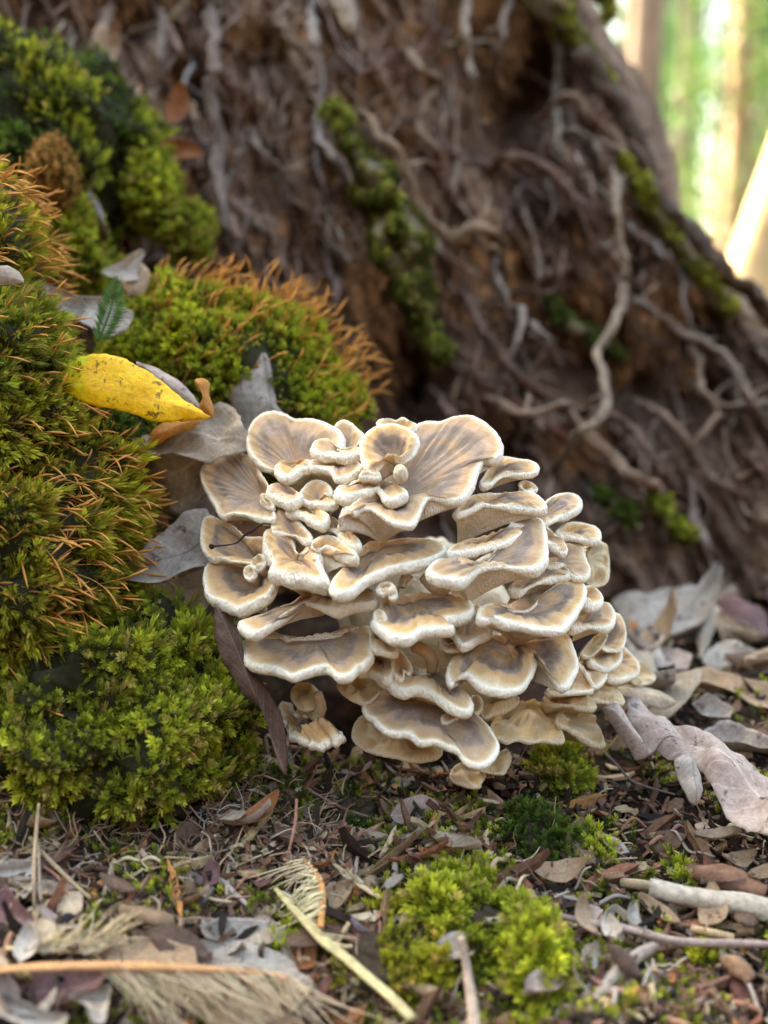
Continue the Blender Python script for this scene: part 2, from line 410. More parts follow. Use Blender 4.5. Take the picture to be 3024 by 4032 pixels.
adopt(build_wall(), stump)

GREY=(.31,.25,.205); TANR=(.34,.235,.16); DKR=(.10,.062,.045); PALE=(.42,.34,.26); RED=(.17,.085,.06)
ROOTS = [  # (points px, width px, colour, stands out from the wall by m)
 ([(2400,560),(2432,760),(2445,1000),(2440,1180),(2418,1400),(2370,1560),(2290,1720),(2170,1900)], [26,28,30,32,34,34,32,26], (.36,.28,.20), .11),
 ([(1235,-60),(1215,120),(1230,330),(1290,520),(1350,650),(1375,740)], [34,36,34,30,28,16], (.32,.27,.23), .085),
 ([(1330,380),(1450,500),(1580,640),(1700,790),(1790,900),(1930,960),(2010,1090)], [30,34,38,44,60,44,26], (.36,.25,.16), .085),
 ([(1850,-60),(1825,140),(1850,260),(1815,380),(1835,520)], [34,34,30,28,22], (.34,.27,.20), .10),
 ([(2000,-60),(1985,90),(1930,200),(1920,300)], [26,30,26,18], (.27,.21,.16), .05),
 ([(1560,150),(1640,240),(1700,340),(1705,460),(1690,600),(1700,700)], [26,32,32,30,28,20], TANR, .05),
 ([(800,-60),(830,150),(845,330),(860,520),(905,760),(950,960),(1010,1120)], [56,58,52,46,44,38,26], (.30,.23,.19), .07),
 ([(1000,420),(1030,620),(1090,720),(1160,800),(1180,900)], [34,34,30,30,18], (.27,.20,.15), .05),
 ([(1180,480),(1240,620),(1300,760),(1330,950)], [22,24,22,14], (.22,.17,.15), .04),
 ([(600,-60),(640,130),(625,300),(700,420)], [40,44,36,18], GREY, .04),
 ([(770,200),(745,330),(720,470),(640,560)], [26,28,24,16], (.32,.30,.28), .05),
 ([(450,-60),(420,140),(500,330),(560,470)], [44,50,38,24], TANR, .04),
 ([(1090,-60),(1120,100),(1200,240),(1250,300)], [50,50,36,22], (.33,.24,.16), .04),
 ([(1290,-60),(1310,60),(1350,160)], [56,52,24], (.36,.29,.19), .05),
 ([(700,480),(690,560),(760,640),(870,720)], [34,44,30,18], (.36,.23,.15), .04),
 ([(2240,80),(2330,230),(2440,430),(2520,600),(2610,760),(2720,950),(2860,1110),(3080,1280)], [70,80,86,80,84,80,78,80], (.15,.11,.08), .05),
 ([(2130,440),(2230,380),(2350,420),(2440,560),(2500,700),(2600,850)], [28,32,34,36,34,26], TANR, .05),
 ([(2150,560),(2230,510),(2330,560),(2370,700),(2400,800)], [24,26,28,26,18], (.25,.19,.15), .05),
 ([(1880,700),(2010,640),(2120,640),(2230,720),(2330,860),(2340,960)], [30,38,46,42,36,22], (.28,.18,.14), .05),
 ([(2420,800),(2480,900),(2570,930),(2600,1050),(2620,1180)], [24,28,30,28,20], (.33,.28,.24), .05),
 ([(2060,700),(2090,850),(2085,1000),(2120,1150),(2160,1320)], [20,24,24,22,14], (.26,.19,.15), .05),
 ([(1940,950),(1960,1080),(1985,1250),(2020,1400)], [26,28,24,16], (.30,.24,.20), .05),
 ([(1760,1050),(1870,1240),(1980,1380),(2080,1480),(2210,1560)], [36,40,42,38,26], (.24,.15,.11), .05),
 ([(1880,1570),(1950,1640),(2060,1640),(2180,1610),(2280,1670),(2400,1790),(2520,1900),(2640,2010)], [28,34,40,40,44,46,50,40], (.38,.26,.18), .07),
 ([(2430,1120),(2560,1230),(2690,1290),(2830,1420),(2950,1600),(3100,1780)], [34,40,40,38,40,40], (.27,.20,.15), .06),
 ([(2730,1300),(2790,1500),(2840,1640),(2760,1760),(2740,1880)], [28,32,30,28,18], TANR, .05),
 ([(2500,1580),(2640,1680),(2780,1790),(2900,1880),(3100,1950)], [34,40,44,44,40], (.25,.17,.12), .05),
 ([(2700,1500),(2820,1560),(2960,1560),(3100,1600)], [26,30,30,28], (.33,.25,.18), .05),
 ([(1820,1180),(1900,1330),(1930,1480),(2020,1600)], [24,26,24,16], (.20,.11,.085), .05),
 ([(2010,1330),(2090,1310),(2170,1350),(2200,1480)], [22,26,24,14], (.40,.33,.27), .06),
 ([(1960,1190),(2030,1240),(2050,1400),(2040,1520)], [20,24,24,16], (.36,.30,.25), .06),
 ([(2600,900),(2700,1080),(2740,1300),(2900,1330)], [22,24,22,16], (.22,.17,.14), .05),
 ([(300,500),(330,700),(350,900),(340,1080)], [24,26,24,18], (.27,.22,.19), .15),
 ([(110,560),(120,780),(140,960)], [24,26,20], (.27,.24,.22), .17),
 ([(1100,900),(1080,1050),(1130,1200),(1150,1350)], [26,30,26,20], (.22,.15,.12), .05),
 ([(1250,900),(1290,1080),(1280,1250),(1330,1400)], [28,30,28,20], (.21,.15,.13), .05),
 ([(960,700),(990,860),(1060,980),(1070,1150)], [30,32,30,22], (.25,.18,.14), .05),
 ([(2250,1650),(2350,1620),(2480,1680),(2600,1800),(2640,1900)], [30,34,36,34,24], (.22,.15,.11), .06),
 ([(1700,1500),(1790,1640),(1900,1780),(2050,1900),(2200,2020)], [36,40,44,44,36], (.19,.12,.09), .05),
]
def build_roots():
    for i, (pts, w, c, off) in enumerate(ROOTS):
        m_ = len(pts)-1; p3 = [wallP(x, y, (-off if 0 < j < m_ else .03) + .014*NZ(i, j*1.7)) for j, (x, y) in enumerate(pts)]
        rad = [ww/2*wall_d(*pts[j])/4323.5 for j, ww in enumerate(w)]   # px -> m at that distance
        p3 = [p + Vector((random.gauss(0, .004), random.gauss(0, .004), random.gauss(0, .004))) for p in p3]
        V, F, U = tube_geo(p3, rad, max(30, 10*len(pts)), 10, .9, .8, i*3.1, True, .006)
        c = tuple(k*.72 for k in c); mb = MB(); mb.add(V, F, c, U); ro = adopt(mb.build('root', M_root), stump)
        for f in range(random.randint(2, 4)):
            j = random.randint(1, m_-1) if m_ > 1 else 0; x, y = pts[j]; x2, y2 = pts[j+1]
            a = math.atan2(y2-y, x2-x) + random.choice((-1, 1))*random.uniform(.35, 1.0); st = random.uniform(35, 75); q = [(x, y)]; oo = [-off]
            for k in range(random.randint(3, 5)):
                a += random.gauss(.05, .3); x += math.cos(a)*st; y += math.sin(a)*st
                if x > np.interp(y, EDGE_Y, EDGE_X)-30: break
                q.append((x, y)); oo.append(-off + (off+.02)*(k+1)/4.5)
            if len(q) < 3: continue
            r0 = rad[j]*random.uniform(.35, .7); V, F, U = tube_geo([wallP(*q[k], oo[k]) for k in range(len(q))], [r0, r0*.8, r0*.55, r0*.25], 9*len(q), 8, .9, .85, f+i, True, .005)
            mb = MB(); mb.add(V, F, jit(c, .2), U); adopt(mb.build('side_root', M_root), ro)
    # a hundred thinner ones, half sunk in the wall
    for i in range(240):
        x = random.uniform(60, 2950); y = random.uniform(-100, 1900)
        if x > np.interp(y, EDGE_Y, EDGE_X) - 120 or in_pit(x, y): continue
        ang = random.gauss(1.15, .35) if x > 1500 else random.gauss(1.52, .16)
        if random.random() < .10: ang = random.uniform(-.4, 3.4)
        pts = [(x, y)]; n = random.randint(4, 7)
        for k in range(n):
            ang += random.gauss(0, .18); s = random.uniform(55, 120)
            x += math.cos(ang)*s; y += math.sin(ang)*s
            if x > np.interp(y, EDGE_Y, EDGE_X)-20: break
            pts.append((x, y))
        if len(pts) < 3: continue
        r0 = random.choice([random.uniform(4, 9), random.uniform(7, 22)]); c = jit(random.choice([GREY, TANR, DKR, RED, TANR, (.22,.15,.11)]), .25)
        p3 = [wallP(a, b, wall_relief(a, b)*.55 - .012 + .008*random.uniform(-1, 1)) for a, b in pts]
        V, F, U = tube_geo(p3, [r0*wall_d(*pts[0])/4323.5*k for k in (1, 1.05, .8, .4)], 8*len(pts), 7, .9, .85, i*1.7, True, .0035)
        mb = MB(); mb.add(V, F, c, U); adopt(mb.build('rootlet', M_root), stump)
build_roots()
def root_hairs():
    mb = MB(); rr = random.Random(3)
    for i in range(620):
        x = rr.uniform(250, 3000); y = rr.uniform(-80, 1950)
        if x > np.interp(y, EDGE_Y, EDGE_X) - 60 or in_pit(x, y): continue
        a = rr.gauss(1.45, .4); pts = [(x, y)]
        for k in range(rr.randint(3, 6)):
            a += rr.gauss(0, .28); st = rr.uniform(30, 85); x += math.cos(a)*st; y += math.sin(a)*st; pts.append((x, y))
        p3 = [wallP(u, v, wall_relief(u, v)*.8 - .014 + rr.uniform(-.008, .004)) for u, v in pts]; r = rr.uniform(.0004, .0012)
        V, F, U = tube_geo(p3, [r, r*.9, r*.5], 5*len(pts), 4, 0, 1, i, False, .003); mb.add(V, F, jit(rr.choice([(.36,.27,.20), (.30,.21,.15), (.42,.34,.27), (.24,.13,.09)]), .2), U)
    o = mb.build('root_hairs', M_fibre); tag(o, kind='stuff'); adopt(o, stump)
root_hairs()

# ------------------------------------------------------------------ the mushroom
DC, DR = 0.625, 0.105
def dome(px, py):
    u = (px-1640)/1000; v = (py-2330)/1000
    return DC - DR*math.sqrt(max(.03, 1-u*u-v*v))
PXM = 0.54/4323.5
def cap_geo(outline, C, t=35, B=None, ky=.20, dz=0.0, dip=.0025, hump=.0012, N=None, seed=0, kx=None, thin=1.0, amp=1.0, rag=2.2):
    per = sum(math.dist(outline[i], outline[i-1]) for i in range(len(outline)))
    N = N or int(max(36, min(150, per/9)))
    ring = smoothpts(outline, N, True)
    ring = ring + np.array([(rag*NZ(x*.035, y*.035, seed)+rag*.8*NZ(x*.11, y*.11, seed), rag*NZ(x*.035, y*.035, seed+7)+rag*.8*NZ(x*.11, y*.11, seed+7)) for x, y in ring])
    area = sum(ring[i-1][0]*ring[i][1]-ring[i][0]*ring[i-1][1] for i in range(N))
    if area < 0: ring = ring[::-1]            # clockwise on the picture
    cx, cy = ring.mean(0)
    d0 = dome(cx, cy)
    if kx is None: kx = max(-.16, min(.16, (dome(cx+20, cy)-dome(cx-20, cy))/40*1e3))
    dep = lambda x, y: d0 - dz*1e-3 + 1e-3*(kx*(x-cx) + ky*(cy-y))
    R3 = [P(x, y, dep(x, y)) for x, y in ring]
    C3 = P(C[0], C[1], dep(*C) + dip*.6)
    ex = P(cx+10, cy, dep(cx+10, cy)) - P(cx, cy, dep(cx, cy)); ey = P(cx, cy-10, dep(cx, cy-10)) - P(cx, cy, dep(cx, cy))
    n = ex.cross(ey).normalized()
    if n.z < 0 : n = -n
    dn = (-n + Vector((0, 0, -.7))).normalized()
    tm = t*PXM*1.28
    if B is None: B3 = C3 + dn*(tm*1.4+.017) + Vector((0, .012, 0))
    else: B3 = P(B[0], B[1], dep(*C) + .006)
    C3 = C3 - n*dip
    L = np.array([(r-C3).length for r in R3]); Lm = L.max()
    V=[]; Cc=[]; U=[]; rings=[]
    arc = 0; arcs=[]
    for i in range(N): arcs.append(arc); arc += (R3[(i+1)%N]-R3[i]).length
    outs=[]
    for i in range(N):
        tg = (R3[(i+1)%N]-R3[i-1]).normalized(); o = n.cross(tg).normalized()
        mid = R3[i] - Vector(P(cx, cy, dep(cx, cy)))
        outs.append(o)
    # make sure outward really points away from the middle
    mid3 = P(cx, cy, dep(cx, cy))
    if sum(o.dot(R3[i]-mid3) for i, o in enumerate(outs)) < 0: outs = [-o for o in outs]
    rnd = random.random()
    S = (.0, .1, .22, .36, .5, .62, .73, .82, .9, .96, 1.0)
    for s in S:
        for i in range(N):
            p = C3.lerp(R3[i], s)
            w = math.sin(math.pi*min(1, s**1.6))
            q = p*95 + Vector((seed, seed*.7, 0))
            dis = hump*w + amp*(.0030*w*mnoise.noise(q) + .0013*w*mnoise.noise(q*2.7))
            # radial pleats
            dis += .0004*w*math.sin(arcs[i]*800 + 4*mnoise.noise(q))
            V.append(p + n*dis); Cc.append((min(1, (1-s)*L[i]/.030), 0, rnd)); U.append((arcs[i]*14, s))
    prof = [(.10,.05),(.19,.18),(.24,.36),(.23,.55),(.16,.75),(.02,.92),(-.16,1.02)]
    lip=[]
    for (po, pd) in prof:
        for i in range(N):
            k = min(1, max(.25, (L[i]/Lm-.12)/.35))
            q = R3[i]*260
            tt = tm*k*(1 + .22*mnoise.noise(R3[i]*70+Vector((seed,0,0))) )
            wob = 1 + .30*mnoise.noise(q + Vector((0,0,pd*2))) + .45*mnoise.noise(R3[i]*800 + Vector((0,0,pd*5)))
            V.append(R3[i] + outs[i]*po*tt*wob + dn*pd*tt); Cc.append((0, .0 if pd < .9 else .5, rnd)); U.append((arcs[i]*14, 1+pd*.1))
            if pd > 1: lip.append(V[-1])
    for w in (.1, .25, .45, .7, 1.0):
        for i in range(N):
            p = lip[i].lerp(B3, w) + n*tm*.5*math.sin(math.pi*w)*thin
            V.append(p); Cc.append((0, 1, rnd)); U.append((arcs[i]*14, 1.2+w))
    nr = len(V)//N; F=[]
    for a in range(nr-1):
        for i in range(N):
            j=(i+1)%N; F.append((a*N+i, a*N+j, (a+1)*N+j, (a+1)*N+i))
    return V, F, Cc, U
CAPS = [  # crop, outline of the top surface, hollow, lip px, extra
 (K1,[(215,1015),(150,900),(60,740),(22,610),(60,530),(130,450),(215,395),(300,410),(400,440),(490,480),(580,620),(650,730),(640,830),(660,930),(700,990),(690,1050),(560,1040),(470,1010),(380,1000),(300,995)],(560,800),30,dict(ky=.15,dz=-4,dip=.006)),
 (K1,[(460,330),(470,230),(520,130),(600,70),(700,45),(800,70),(900,115),(1080,120),(1200,170),(1290,215),(1330,300),(1280,440),(1080,540),(960,560),(840,580),(740,590),(640,570),(560,505),(500,440)],(900,575),42,dict(ky=.12,dz=-6,dip=.004)),
 (K1,[(722,550),(735,600),(775,648),(830,650),(900,622),(970,572),(1040,550),(1060,510),(960,510),(840,520),(770,520)],(900,530),30,dict(ky=.2,dz=6)),
 (K1,[(1040,550),(1130,555),(1200,580),(1250,605),(1290,655),(1380,655),(1470,605),(1528,552),(1450,510),(1300,480),(1150,490),(1060,500)],(1290,520),28,dict(ky=.2,dz=6)),
 (K1,[(1066,390),(1080,340),(1130,305),(1205,300),(1255,345),(1330,392),(1420,392),(1512,378),(1540,400),(1500,430),(1400,450),(1260,450),(1140,425)],(1330,400),36,dict(ky=.25,dz=4)),
 (K1,[(1268,205),(1300,150),(1350,125),(1420,150),(1500,220),(1550,265),(1520,330),(1420,380),(1340,400),(1305,330),(1285,260)],(1380,390),10,dict(ky=.1,dz=-9)),
 (K1,[(650,800),(670,730),(720,715),(800,730),(880,775),(950,825),(895,875),(840,880),(760,850),(695,815)],(880,800),38,dict(ky=.22,dz=9)),
 (K1,[(585,870),(605,822),(635,825),(655,875),(700,915),(690,945),(640,930),(600,905)],(650,890),22,dict(ky=.15,dz=8,dip=.0005)),
 (K1,[(948,845),(985,755),(1060,693),(1150,693),(1220,738),(1245,800),(1205,800),(1190,835),(1240,860),(1285,890),(1250,905),(1150,905),(1040,885)],(1100,820),28,dict(ky=.18,dz=6,dip=.004)),
 (K1,[(830,950),(875,870),(930,868),(1000,915),(1070,955),(1150,975),(1205,1010),(1170,1085),(1100,1065),(1000,1020),(900,985)],(1030,960),34,dict(ky=.2,dz=10)),
 (K1,[(1150,1085),(1200,1015),(1260,1035),(1330,1095),(1420,1175),(1495,1250),(1490,1300),(1390,1250),(1300,1180),(1220,1140)],(1320,1130),32,dict(ky=.2,dz=10)),
 (K2,[(185,985),(215,890),(250,880),(330,915),(400,885),(480,895),(560,945),(640,995),(740,1025),(830,1025),(880,940),(920,855),(970,792),(1060,790),(1170,808),(1270,785),(1320,720),(1370,600),(1400,520),(1440,430),(1530,440),(1590,400),(1595,320),(1545,220),(1470,150),(1370,90),(1280,75),(1180,95),(1080,130),(960,130),(860,170),(810,280),(770,420),(700,560),(560,650),(440,740),(330,830),(250,900)],(650,770),34,dict(ky=.13,dz=6,dip=.006,B=(560,1190),hump=.002)),
 (K2,[(374,380),(388,300),(440,220),(540,165),(650,150),(750,175),(840,230),(872,290),(850,375),(800,455),(745,490),(690,475),(640,455),(560,512),(490,552),(430,545),(395,470)],(690,480),22,dict(ky=.10,dz=16,hump=.004)),
 (K2,[(160,740),(195,690),(270,690),(330,645),(420,640),(520,612),(560,640),(620,650),(700,690),(765,735),(720,775),(625,795),(530,705),(440,720),(340,742),(250,775),(200,768)],(520,650),42,dict(ky=.18,dz=16)),
 (K2,[(368,600),(400,570),(470,560),(530,572),(538,605),(450,605)],(470,580),20,dict(ky=.2,dz=19)),
 (K2,[(525,160),(540,110),(620,103),(690,120),(740,93),(790,120),(870,165),(830,220),(650,190)],(690,180),8,dict(ky=.1,dz=-4)),
 (K3,[(20,300),(30,200),(60,90),(120,80),(200,110),(300,160),(370,210),(450,270),(600,275),(660,380),(560,500),(440,510),(300,490),(200,455),(130,465),(60,400)],(480,420),26,dict(ky=.13,dz=2,dip=.006)),
 (K3,[(58,700),(65,560),(130,480),(220,460),(350,470),(450,510),(560,470),(650,445),(705,560),(705,680),(650,780),(560,840),(440,900),(370,930),(290,900),(190,850),(100,810)],(450,650),44,dict(ky=.15,dz=9,dip=.008)),
 (K3,[(500,510),(530,460),(600,440),(640,470),(620,520),(560,570),(520,560)],(570,510),16,dict(ky=.1,dz=14,dip=.0)),
 (K3,[(425,590),(450,545),(500,535),(545,570),(530,620),(480,660),(440,640)],(490,600),16,dict(ky=.1,dz=15,dip=.0)),
 (K3,[(622,260),(650,195),(720,195),(800,220),(860,290),(900,380),(950,440),(1010,420),(1060,340),(1105,290),(1120,420),(1110,520),(1145,590),(1160,650),(1000,630),(860,620),(760,600),(672,590),(700,500),(660,400),(630,330)],(900,450),56,dict(ky=.15,dz=18,hump=.002)),
 (K3,[(1060,350),(1110,280),(1200,253),(1290,278),(1380,338),(1450,398),(1475,445),(1400,425),(1300,378),(1200,348),(1120,390)],(1110,400),44,dict(ky=.15,dz=17,B=(1160,660))),
 (K3,[(688,130),(700,50),(760,2),(820,8),(900,80),(980,170),(1042,250),(1035,300),(980,285),(900,250),(840,245),(780,230),(700,215)],(900,220),30,dict(ky=.14,dz=9)),
 (K4,[(60,570),(150,450),(290,350),(330,245),(420,195),(560,180),(760,155),(930,165),(1040,193),(1087,240),(1070,282),(950,332),(800,372),(640,402),(520,442),(400,492),(300,562),(230,615),(120,640)],(470,240),38,dict(ky=.2,dz=10,B=(500,560))),
 (K4,[(440,900),(500,860),(560,760),(610,690),(750,670),(900,660),(1050,660),(1180,675),(1290,708),(1328,770),(1310,822),(1200,862),(1110,872),(1098,920),(1155,955),(1000,965),(860,985),(770,1042),(660,1042),(580,1022),(500,955)],(800,700),38,dict(ky=.22,dz=16)),
 (K3,[(395,1050),(420,1110),(520,1150),(640,1090),(760,1010),(880,925),(990,878),(1100,900),(1200,922),(1300,932),(1400,902),(1520,882),(1600,872),(1660,845),(1650,775),(1560,745),(1400,770),(1250,765),(1100,770),(980,800),(880,880),(700,950),(540,1020)],(1200,780),36,dict(ky=.24,dz=14,B=(1150,1010))),
 (K4,[(470,610),(520,560),(600,565),(642,630),(640,680),(600,690),(570,640),(520,650)],(550,610),20,dict(ky=.15,dz=19)),
 (K4,[(440,840),(470,810),(520,820),(545,860),(530,900),(470,890)],(500,850),18,dict(ky=.1,dz=22,dip=0)),
 (K7,[(138,400),(148,290),(190,252),(330,270),(600,270),(900,250),(1100,215),(1230,165),(1310,160),(1335,260),(1335,400),(1270,492),(1200,525),(1140,582),(1060,602),(990,572),(920,512),(800,532),(690,572),(600,602),(500,562),(400,522),(280,512),(185,480)],(800,220),32,dict(ky=.26,dz=12)),
 (K7,[(1310,170),(1370,190),(1430,250),(1490,315),(1565,355),(1560,400),(1480,390),(1410,370),(1340,350)],(1370,200),22,dict(ky=.2,dz=8)),
 (K4,[(1150,945),(1200,870),(1300,780),(1400,770),(1440,850),(1450,930),(1502,950),(1492,1000),(1400,1045),(1300,1105),(1240,1110),(1190,1030)],(1300,830),32,dict(ky=.2,dz=2)),
 (K4,[(1038,1110),(1050,1055),(1120,1035),(1210,1050),(1275,1120),(1285,1165),(1180,1175),(1090,1165)],(1150,1050),14,dict(ky=.2,dz=2)),
 (K8,[(430,380),(440,270),(480,238),(540,285),(595,390),(585,445),(535,420),(525,490),(470,480)],(500,400),14,dict(ky=.12,dz=6)),
 (K8,[(300,440),(400,400),(450,450),(530,485),(620,445),(760,430),(900,390),(1010,450),(1010,560),(1085,630),(1118,700),(1085,762),(1000,742),(900,682),(800,612),(700,572),(620,562),(540,582),(460,562),(370,500)],(760,410),36,dict(ky=.2,dz=14,hump=.002)),
 (K8,[(120,390),(200,270),(300,260),(420,310),(440,420),(385,485),(300,445),(220,410)],(330,300),34,dict(ky=.2,dz=2,B=(330,560))),
 (K8,[(868,810),(960,780),(1080,785),(1130,720),(1125,640),(1180,635),(1213,690),(1190,770),(1100,825),(960,852),(880,872)],(1080,740),18,dict(ky=.18,dz=12)),
 (KC,[(218,1640),(250,1588),(320,1568),(370,1600),(430,1650),(520,1682),(620,1692),(720,1652),(770,1572),(820,1482),(870,1500),(920,1580),(990,1662),(1050,1602),(1087,1500),(1062,1400),(1010,1300),(850,1270),(650,1280),(450,1340),(350,1400),(240,1470),(200,1550)],(600,1340),28,dict(ky=.18,dz=10,hump=.003)),
 (KC,[(412,1180),(430,1120),(500,1093),(580,1108),(660,1135),(760,1125),(850,1048),(950,958),(1040,928),(1110,938),(1142,990),(1122,1080),(1062,1170),(1002,1252),(930,1272),(800,1262),(680,1232),(580,1202),(500,1172),(450,1192)],(760,1130),34,dict(ky=.2,dz=14)),
 (KC,[(1120,1000),(1170,972),(1230,998),(1262,1050),(1240,1095),(1180,1105),(1140,1075)],(1170,1020),32,dict(ky=.15,dz=2)),
 (KC,[(65,860),(130,793),(200,793),(250,828),(275,868),(330,833),(440,805),(520,735),(620,638),(720,568),(790,508),(840,518),(862,580),(872,720),(852,805),(740,845),(600,842),(500,842),(400,862),(330,905),(270,925),(200,915),(130,905)],(480,790),44,dict(ky=.17,dz=12,B=(340,1090))),
 (KC,[(430,262),(500,130),(560,83),(660,93),(760,108),(817,140),(802,182),(740,195),(640,200),(560,228),(480,268)],(520,190),24,dict(ky=.16,dz=-8,B=(440,330))),
 (KC,[(690,265),(740,248),(802,280),(806,312),(740,318)],(730,280),12,dict(ky=.16,dz=-12)),
 (KC,[(250,460),(320,390),(370,350),(480,333),(600,333),(720,318),(800,338),(852,380),(872,432),(800,438),(720,428),(620,418),(520,418),(420,412),(320,450)],(480,370),30,dict(ky=.2,dz=-2,B=(260,690))),
 (KC,[(203,735),(250,690),(340,658),(480,625),(600,582),(700,548),(750,560),(650,645),(540,695),(420,715),(300,732)],(460,650),34,dict(ky=.2,dz=3,B=(330,840))),
 (KC,[(640,540),(740,490),(860,460),(880,390),(960,343),(1040,333),(1102,358),(1108,412),(1050,455),(960,498),(880,540),(760,560)],(840,470),36,dict(ky=.16,dz=-12,B=(760,640))),
 (KC,[(820,570),(870,560),(910,590),(960,648),(1013,690),(1005,745),(960,720),(880,660)],(870,600),26,dict(ky=.13,dz=-2,B=(830,800))),
 (KC,[(950,600),(1020,538),(1120,538),(1220,568),(1248,612),(1235,655),(1140,650),(1050,632),(1010,622)],(1060,600),28,dict(ky=.16,dz=-16,B=(1000,720))),
 (KC,[(1130,720),(1160,665),(1210,655),(1270,678),(1300,735),(1312,850),(1295,940),(1235,972),(1160,950),(1120,850)],(1150,800),10,dict(ky=.10,dz=-20,pale=1,dip=-.003)),
 (KC,[(850,800),(940,720),(1040,678),(1120,698),(1145,780),(1173,850),(1152,905),(1080,910),(1040,860),(1000,830),(930,840)],(960,790),24,dict(ky=.14,dz=-10)),
 (KC,[(640,960),(780,870),(880,828),(960,813),(1025,840),(1025,892),(950,898),(850,942),(760,975),(680,1000)],(760,930),34,dict(ky=.18,dz=-4,B=(600,1110))),
 (KC,[(1040,1240),(1100,1185),(1200,1125),(1280,1088),(1325,1110),(1343,1180),(1312,1245),(1200,1252),(1100,1255)],(1140,1200),34,dict(ky=.18,dz=-6,B=(1050,1360))),
 (KC,[(1310,1190),(1350,1158),(1402,1200),(1425,1300),(1402,1395),(1340,1425),(1265,1400),(1290,1310),(1320,1250)],(1280,1360),14,dict(ky=.10,dz=-16)),
 (KC,[(1120,1440),(1190,1340),(1290,1285),(1260,1380),(1190,1450)],(1180,1400),16,dict(ky=.1,dz=-8,pale=1)),
 (KC,[(1170,1470),(1230,1415),(1330,1385),(1393,1410),(1385,1485),(1310,1535),(1250,1530)],(1230,1450),28,dict(ky=.15,dz=-8)),
 (KC,[(1290,1570),(1350,1480),(1400,1388),(1460,1438),(1513,1510),(1505,1572),(1420,1605),(1340,1605)],(1380,1470),28,dict(ky=.13,dz=-16)),
 (KC,[(1100,1500),(1180,1475),(1240,1515),(1288,1560),(1285,1605),(1220,1665),(1180,1610),(1140,1550)],(1150,1510),22,dict(ky=.14,dz=-2)),
 (KC,[(880,1690),(980,1640),(1060,1580),(1100,1535),(1150,1575),(1203,1650),(1185,1688),(1050,1700)],(1060,1600),22,dict(ky=.15,dz=4)),
 (KC,[(1440,1520),(1520,1490),(1580,1530),(1630,1605),(1570,1645),(1480,1640)],(1480,1560),12,dict(ky=.13,dz=-34,pale=1)),
 (KC,[(1090,1710),(1200,1670),(1290,1645),(1370,1690),(1403,1740),(1403,1775),(1300,1768),(1200,1750)],(1200,1680),20,dict(ky=.16,dz=-6,pale=1)),
 (KC,[(860,1750),(960,1695),(1080,1705),(1115,1750),(1190,1758),(1218,1800),(1165,1808),(1060,1788),(960,1780)],(970,1720),24,dict(ky=.16,dz=-4,pale=1)),
 (K6,[(695,1400),(740,1275),(830,1238),(920,1288),(1010,1368),(1080,1438),(1132,1560),(1142,1620),(1040,1605),(920,1530),(800,1462)],(780,1330),26,dict(ky=.12,dz=0,pale=1)),
 (K6,[(85,1530),(100,1380),(300,1240),(500,1210),(680,1290),(730,1450),(762,1580),(660,1595),(560,1572),(440,1592),(330,1565),(230,1592),(150,1560)],(450,1220),12,dict(ky=.13,dz=-6,pale=1)),
 (K8,[(1195,745),(1300,665),(1420,640),(1525,640),(1515,702),(1440,755),(1320,795),(1230,815)],(1320,680),14,dict(ky=.15,dz=2,pale=1)),
 (K8,[(178,730),(230,680),(330,600),(480,600),(600,630),(800,690),(1000,760),(1140,790),(1240,872),(1312,980),(1350,1060),(1332,1132),(1260,1205),(1180,1235),(1080,1195),(1010,1112),(900,1062),(800,1022),(680,1032),(580,962),(440,952),(350,912),(270,832),(205,790)],(740,670),24,dict(ky=.17,dz=26)),
 (K7,[(1018,680),(1100,625),(1220,660),(1400,740),(1345,830),(1245,872),(1120,815),(1040,745)],(1220,690),12,dict(ky=.14,dz=4,pale=1)),
 (K8,[(940,1310),(1000,1235),(1100,1220),(1230,1240),(1248,1320),(1205,1400),(1190,1435),(1080,1425),(955,1375)],(1080,1230),10,dict(ky=.1,dz=10,pale=1)),
 (K8,[(1200,1290),(1300,1210),(1380,1120),(1440,1110),(1468,1190),(1422,1292),(1380,1315),(1290,1305)],(1290,1210),10,dict(ky=.1,dz=8,pale=1)),
 (K7,[(488,920),(540,878),(600,898),(640,948),(760,940),(800,990),(860,1065),(960,1108),(1052,1180),(950,1225),(800,1245),(680,1205),(560,1125),(525,1020)],(690,1000),30,dict(ky=.13,dz=16,dip=.007,amp=5,rag=22)),
 (K7,[(580,760),(660,680),(780,700),(840,800),(800,900),(700,930),(610,860)],(700,720),14,dict(ky=.1,dz=0,pale=1)),
 (K8,[(80,960),(150,820),(330,800),(600,960),(850,1080),(820,1180),(640,1210),(450,1170),(250,1130),(120,1060)],(450,900),10,dict(ky=.1,dz=4,pale=1)),
]
mush = empty('mushroom', tuple(P(1700, 3080, .60)))
tag(mush, 'large clustered mushroom with wavy grey-brown caps and cream rims at the stump foot', 'mushroom')
